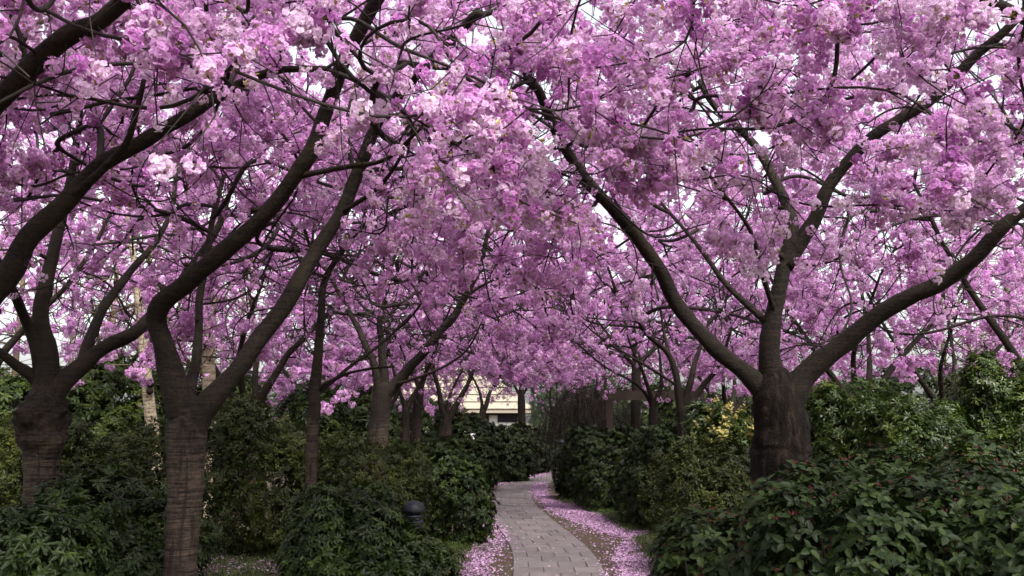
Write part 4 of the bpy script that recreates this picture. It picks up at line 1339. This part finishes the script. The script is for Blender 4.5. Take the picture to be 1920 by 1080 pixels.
for i in range(1100):
    arc_ = arcs[rng.integers(0, 11)]
    p0 = arc_[rng.integers(len(arc_) // 4, len(arc_))] + rng.normal(0, .03, 3)
    dr = rng.normal(0, .22, 3); dn = rng.uniform(.4, 1.4)
    p1 = p0 + dr * [1, 1, .3] + [0, 0, .04]; p2 = p1 + dr * .6 - [0, 0, dn * .5]; p3 = p2 + dr * .3 - [0, 0, dn * .5]
    p3[2] = max(p3[2], .3)
    ch.append((np.array([p0, p1, p2, p3]), np.array([.006, .005, .004, .003])))
join_tubes('twigs', ch, root, M['twig'], lambda q: 4)

# ------------------------------------------------------------------ timber rail
Yf = 23.4
root = empty('timber_rail', tuple(at(1200, HORIZON, Yf) * [1, 1, 0])); tag(root, 'dark timber rail with square posts behind the trunks right of the path', 'fence')
z1, z0 = at(0, 733, Yf)[2], at(0, 750, Yf)[2]
xa, xb = at(1118, 0, Yf)[0], at(1300, 0, Yf)[0]
link('beam', MB().box(xa, xb, Yf - .06, Yf + .06, z0, z1).mesh('beam'), root, M['timber'])
for px in (1143, 1292):
    x = at(px, HORIZON, Yf)[0]
    link('post', MB().box(x - .085, x + .085, Yf - .055, Yf + .055, -.1, z0 - .002).mesh('post'), root, M['timber'])
link('rail', MB().box(xa + .1, xb - .1, Yf - .03, Yf + .03, .9, 1.0).mesh('rail'), root, M['timber'])

# ------------------------------------------------------------------ thatched house
Yh = 55.0
ex1 = at(1003, HORIZON, Yh)[0]
ez = at(960, 769, Yh)[2]
hx0, hx1 = -9.5, ex1 - .85
root = empty('thatched_house', ((hx0 + hx1) / 2, Yh + 3, 0)); tag(root, 'low white house with a cream thatched hip roof at the end of the garden', 'house')
link('wall', MB().box(hx0, hx1, Yh + .8, Yh + 6.2, -.1, ez + .1).mesh('wall'), root, M['plaster'])
ridge = [(-6.6, Yh + 3.5, 6.3), (-3.6, Yh + 3.5, 6.3)]
e0, e1 = -10.4, ex1
V = [(e0, Yh, ez), (e1, Yh, ez), (e1, Yh + 7, ez), (e0, Yh + 7, ez), *ridge, (e0, Yh, ez - .16), (e1, Yh, ez - .16), (e1, Yh + 7, ez - .16), (e0, Yh + 7, ez - .16)]
roof = link('roof', mesh_from('roof', V, [(0, 1, 5, 4), (1, 2, 5), (2, 3, 4, 5), (3, 0, 4), (6, 7, 1, 0), (7, 8, 2, 1), (8, 9, 3, 2), (9, 6, 0, 3), (9, 8, 7, 6)]), root, M['thatch'])
r0_, r1_ = np.array(ridge[0]), np.array(ridge[1])
A0, A1, A2 = np.array((e0, Yh, ez)), np.array((e1, Yh, ez)), np.array((e1, Yh + 7, ez))
for (pa, pb, qa, qb) in ((A0, A1, r0_, r1_), (A1, A2, r1_, r1_)):   # overlapping courses of thatch on the two faces in view
    nrm_ = np.cross(pb - pa, qa - pa); nrm_ /= np.linalg.norm(nrm_)
    for i in range(9):
        t0, t1 = max(i / 9, .004), min((i + 1) / 9 + .015, .985)
        lo = [pa + (qa - pa) * t0, pb + (qb - pb) * t0]; hi = [pa + (qa - pa) * t1, pb + (qb - pb) * t1]
        lo = [lo[0] + (lo[1] - lo[0]) * .004, lo[1] - (lo[1] - lo[0]) * .004]; hi = [hi[0] + (hi[1] - hi[0]) * .004, hi[1] - (hi[1] - hi[0]) * .004]
        V = [lo[0] + nrm_ * .012, lo[1] + nrm_ * .012, hi[1] + nrm_ * .012, hi[0] + nrm_ * .012, lo[0] + nrm_ * .11, lo[1] + nrm_ * .11, hi[1] + nrm_ * .025, hi[0] + nrm_ * .025]
        link('thatch_course', mesh_from('thatch_course', V, [(3, 2, 1, 0), (4, 5, 6, 7), (0, 1, 5, 4), (1, 2, 6, 5), (2, 3, 7, 6), (3, 0, 4, 7)]), roof, M['thatch'])
link('ridge_cap', MB().box(-6.8, -3.4, Yh + 3.25, Yh + 3.75, 6.2, 6.5).mesh('ridge_cap'), roof, M['timber'])
gx, gy, gz = at(948, 0, Yh + 1.9)[0], Yh + 1.75, at(0, 728, Yh + 1.75)[2]
for i in range(5):
    link('louver_slat', MB().box(gx - .28 + i * .03, gx + .28 - i * .03, gy - .03, gy + .9, gz + i * .09, gz + i * .09 + .05).mesh('louver_slat'), roof, M['timber'])
link('louver_cap', MB().box(gx - .34, gx + .34, gy - .12, gy + 1.2, gz + .46, gz + .54).mesh('louver_cap'), roof, M['plaster'])
link('beam', MB().box(hx0 - .02, hx1 + .02, Yh + .74, Yh + .797, ez - .28, ez - .05).mesh('beam'), root, M['timber'])
for wx_ in (-.25, -1.9, -3.6, -5.3):
    f_ = link('window', MB().box(wx_ - .55, wx_ + .55, Yh + .73, Yh + .797, 1.75, 2.17).mesh('window'), root, M['window'])
    for q in (-.55, 0, .55):
        link('frame', MB().box(wx_ + q - .03, wx_ + q + .03, Yh + .69, Yh + .728, 1.72, 2.2).mesh('frame'), f_, M['timber'])
link('railing', MB().box(hx0, hx1 + .1, Yh + .3, Yh + .35, 1.50, 1.56).mesh('railing'), root, M['timber'])
for i in range(24):
    x = hx1 - i * .22
    link('baluster', MB().box(x - .015, x + .015, Yh + .31, Yh + .34, 1.0, 1.498).mesh('baluster'), root, M['timber'])

# ------------------------------------------------------------------ bollard lamps
def bollard(label, x, y, htop, s_=1.0):
    z = float(ground_z(x, y)[0])
    root = empty('bollard_lamp', (x, y, z)); tag(root, label, 'garden lamp', 'black bollard lamps by the path')
    c = (x, y, z)
    hh = htop - z
    link('post', MB().lathe([(.055 * s_, -.1), (.055 * s_, hh - .30 * s_)], c, 16).mesh('post'), root, M['lamp'], True)
    link('lens', MB().lathe([(.062 * s_, hh - .299 * s_), (.062 * s_, hh - .112 * s_)], c, 16).mesh('lens'), root, M['lampglass'], True)
    for i in range(3):
        zz = hh - (.27 - i * .058) * s_
        link('louver', MB().lathe([(.066 * s_, zz + .016 * s_), (.104 * s_, zz - .006 * s_), (.108 * s_, zz + .004 * s_), (.066 * s_, zz + .03 * s_)], c, 24).mesh('louver'), root, M['lamp'], True)
    link('dome_cap', MB().lathe([(.06 * s_, hh - .111 * s_), (.112 * s_, hh - .115 * s_), (.118 * s_, hh - .10 * s_), (.114 * s_, hh - .07 * s_), (.098 * s_, hh - .036 * s_), (.066 * s_, hh - .010 * s_), (.028 * s_, hh + .001 * s_), (.004, hh + .004 * s_)], c, 24).mesh('dome_cap'), root, M['lamp'], True)
    return root


p_ = at(776, 939, 9.95); bollard('black dome-topped bollard lamp poking out of the leaves left of the path', p_[0], p_[1], p_[2], 1.0)
p_ = at(1053, 824, 23.6); bollard('small black bollard lamp in the distance where the path turns right', p_[0], p_[1], p_[2], .8)
p_ = at(1184, 930, 17.0); bollard('slim black bollard lamp in shade at the right of the petal drift', p_[0], p_[1], p_[2], .5)

# ------------------------------------------------------------------ orange leaves beside the roof
c = at(966, 677, 33)
WH['orange'] = [whorl_variant(130, 6, .12, .06, [M['orange']], (-.8, .8), .2, layers=2, spread=.04)[0]]
k_ = 14
ol = scatter('orange_leaves', 'orange', WH['orange'], c + rng.normal(0, 1, (k_, 3)) * [.05, .05, .09], rng.uniform(0, 6.28, (k_, 3)), rng.uniform(.6, 1, k_), rng.uniform(0, 1, k_), t8)

# ------------------------------------------------------------------ fallen petals, grass, litter
def poly_mask(px, py, poly):
    inside = np.zeros(len(px), bool)
    j = len(poly) - 1
    for i in range(len(poly)):
        xi, yi = poly[i]; xj, yj = poly[j]
        cond = ((yi > py) != (yj > py)) & (px < (xj - xi) * (py - yi) / (yj - yi + 1e-9) + xi)
        inside ^= cond
        j = i
    return inside


def scatter_ground(name, polys_px, per_m2, meshes, key, scl, label, cat, noise_amt=.6, seed=0, lift=.006, tilt=.35, nscale=.5):
    """Stuff strewn over patches of ground; each patch is outlined by ground points."""
    pts = []
    for poly, dens in polys_px:
        G = np.array([ground_at(*q)[:2] for q in poly])
        lo, hi = G.min(0), G.max(0)
        n_ = int((hi - lo).prod() * per_m2 * dens)
        q = rng.uniform(lo, hi, (n_, 2))
        q = q[poly_mask(q[:, 0], q[:, 1], G)]
        f_ = fractal(np.c_[q, np.zeros(len(q))], 40 + seed, 3, nscale) * .5 + .5
        q = q[rng.uniform(size=len(q)) < (1 - noise_amt) + noise_amt * np.clip(f_ * 1.6 - .3, 0, 1)]
        q = q + rng.normal(0, .05, q.shape) * (1 + 1.5 * (rng.uniform(size=(len(q), 1)) < .25))
        pts.append(q)
    q = np.vstack(pts)
    d = np.abs(path_dist(q))
    z = np.where(d < PW, .024, ground_z(q[:, 0], q[:, 1])) + lift * rng.uniform(.5, 1.5, len(q))
    P3 = np.c_[q, z]
    nrm = np.c_[rng.normal(0, tilt, (len(q), 2)), np.ones(len(q))]
    o = scatter(name, key, meshes, P3, eulers(nrm), rng.uniform(.7, 1.3, len(q)) * scl, rng.uniform(0, 1, len(q)))
    tag(o, label, cat)
    return o


RD = [(1000, 925), (1006, 908), (1022, 905), (1024, 925), (1040, 940), (1080, 950), (1110, 965), (1150, 988), (1175, 1000), (1222, 996), (1216, 1004), (1180, 1012), (1150, 1006), (1105, 990), (1060, 972), (1025, 955)]
RD2 = [(1155, 1040), (1176, 1018), (1195, 1035), (1218, 1060), (1228, 1100), (1150, 1100), (1160, 1065)]
RS = [(1030, 960), (1100, 985), (1180, 1005), (1200, 1030), (1215, 1100), (1135, 1100), (1120, 1045), (1070, 995)]
LD = [(895, 985), (915, 968), (930, 985), (945, 1005), (955, 1020), (930, 1040), (915, 1085), (860, 1090), (868, 1045), (900, 1030), (905, 1005)]
LS = [(910, 970), (940, 990), (962, 1030), (965, 1100), (850, 1100), (880, 1030)]
LF = [(905, 925), (920, 905), (970, 893), (1035, 885), (1055, 872), (1062, 876), (1040, 890), (980, 900), (935, 910), (915, 925)]
BLs = [(365, 1050), (420, 1042), (520, 1055), (600, 1062), (600, 1085), (360, 1085)]
ONP = [(962, 1090), (962, 1040), (915, 950), (912, 925), (940, 908), (1030, 892), (1012, 910), (1003, 930), (1040, 973), (1105, 1020), (1138, 1090)]
scatter_ground('fallen_petals', [(RD, 1.5), (RD2, 1.5), (LD, .8), (LF, .5), (BLs, .3), (RS, .10), (LS, .10), (ONP, .009)], 2600, FALLEN, 'fallen', .95, 'pink cherry petals fallen in drifts along both edges of the path', 'petals', .8, 1)

WH['grass'] = [whorl_variant(140 + i, 8, .05, .006, [M['light']], (.7, 1.4), .5, .2, layers=1, spread=.02)[0] for i in range(3)]
GRS = [(1020, 930), (1090, 945), (1200, 985), (1260, 990), (1270, 1095), (1225, 1095), (1190, 1020), (1230, 1000), (1170, 990), (1100, 960)]
GLS = [(700, 1095), (740, 1040), (830, 1020), (900, 1000), (880, 1030), (850, 1095)]
GLF = [(905, 905), (930, 880), (1000, 885), (1040, 880), (970, 892), (920, 903)]
GBL = [(360, 1095), (400, 1045), (620, 1050), (700, 1095)]
scatter_ground('grass', [(GRS, .7), (GLS, 1), (GLF, .6), (GBL, .5)], 900, WH['grass'], 'grass', 1.0, 'short mossy grass on the verges of the path', 'grass', .7, 2, 0, .3, .8)

# leaf litter: single dry leaves on the paving are things of their own
M['dry'] = plain_material('dry_leaf', (0.10, 0.028, 0.015), (0.20, 0.06, 0.03), 40, .7)
for (px, py), lab in zip([(1028, 999), (1016, 1011), (1059, 1038)], ('dry red-brown leaf standing out on the middle of the paved path', 'dry brown leaf on the paving just left of the red-brown one', 'small dark dry leaf nearest the bottom of the paved path')):
    g_ = ground_at(px, py)
    me = single_leaf('fallen_leaf', M['dry'], .07, .05)
    o = link('fallen_leaf', me)
    o.location = (g_[0], g_[1], .035)
    o.rotation_euler = (rng.uniform(-.3, .3), rng.uniform(-.5, .1), rng.uniform(0, 6.28))
    tag(o, lab, 'leaf', 'dry leaves on the paving')
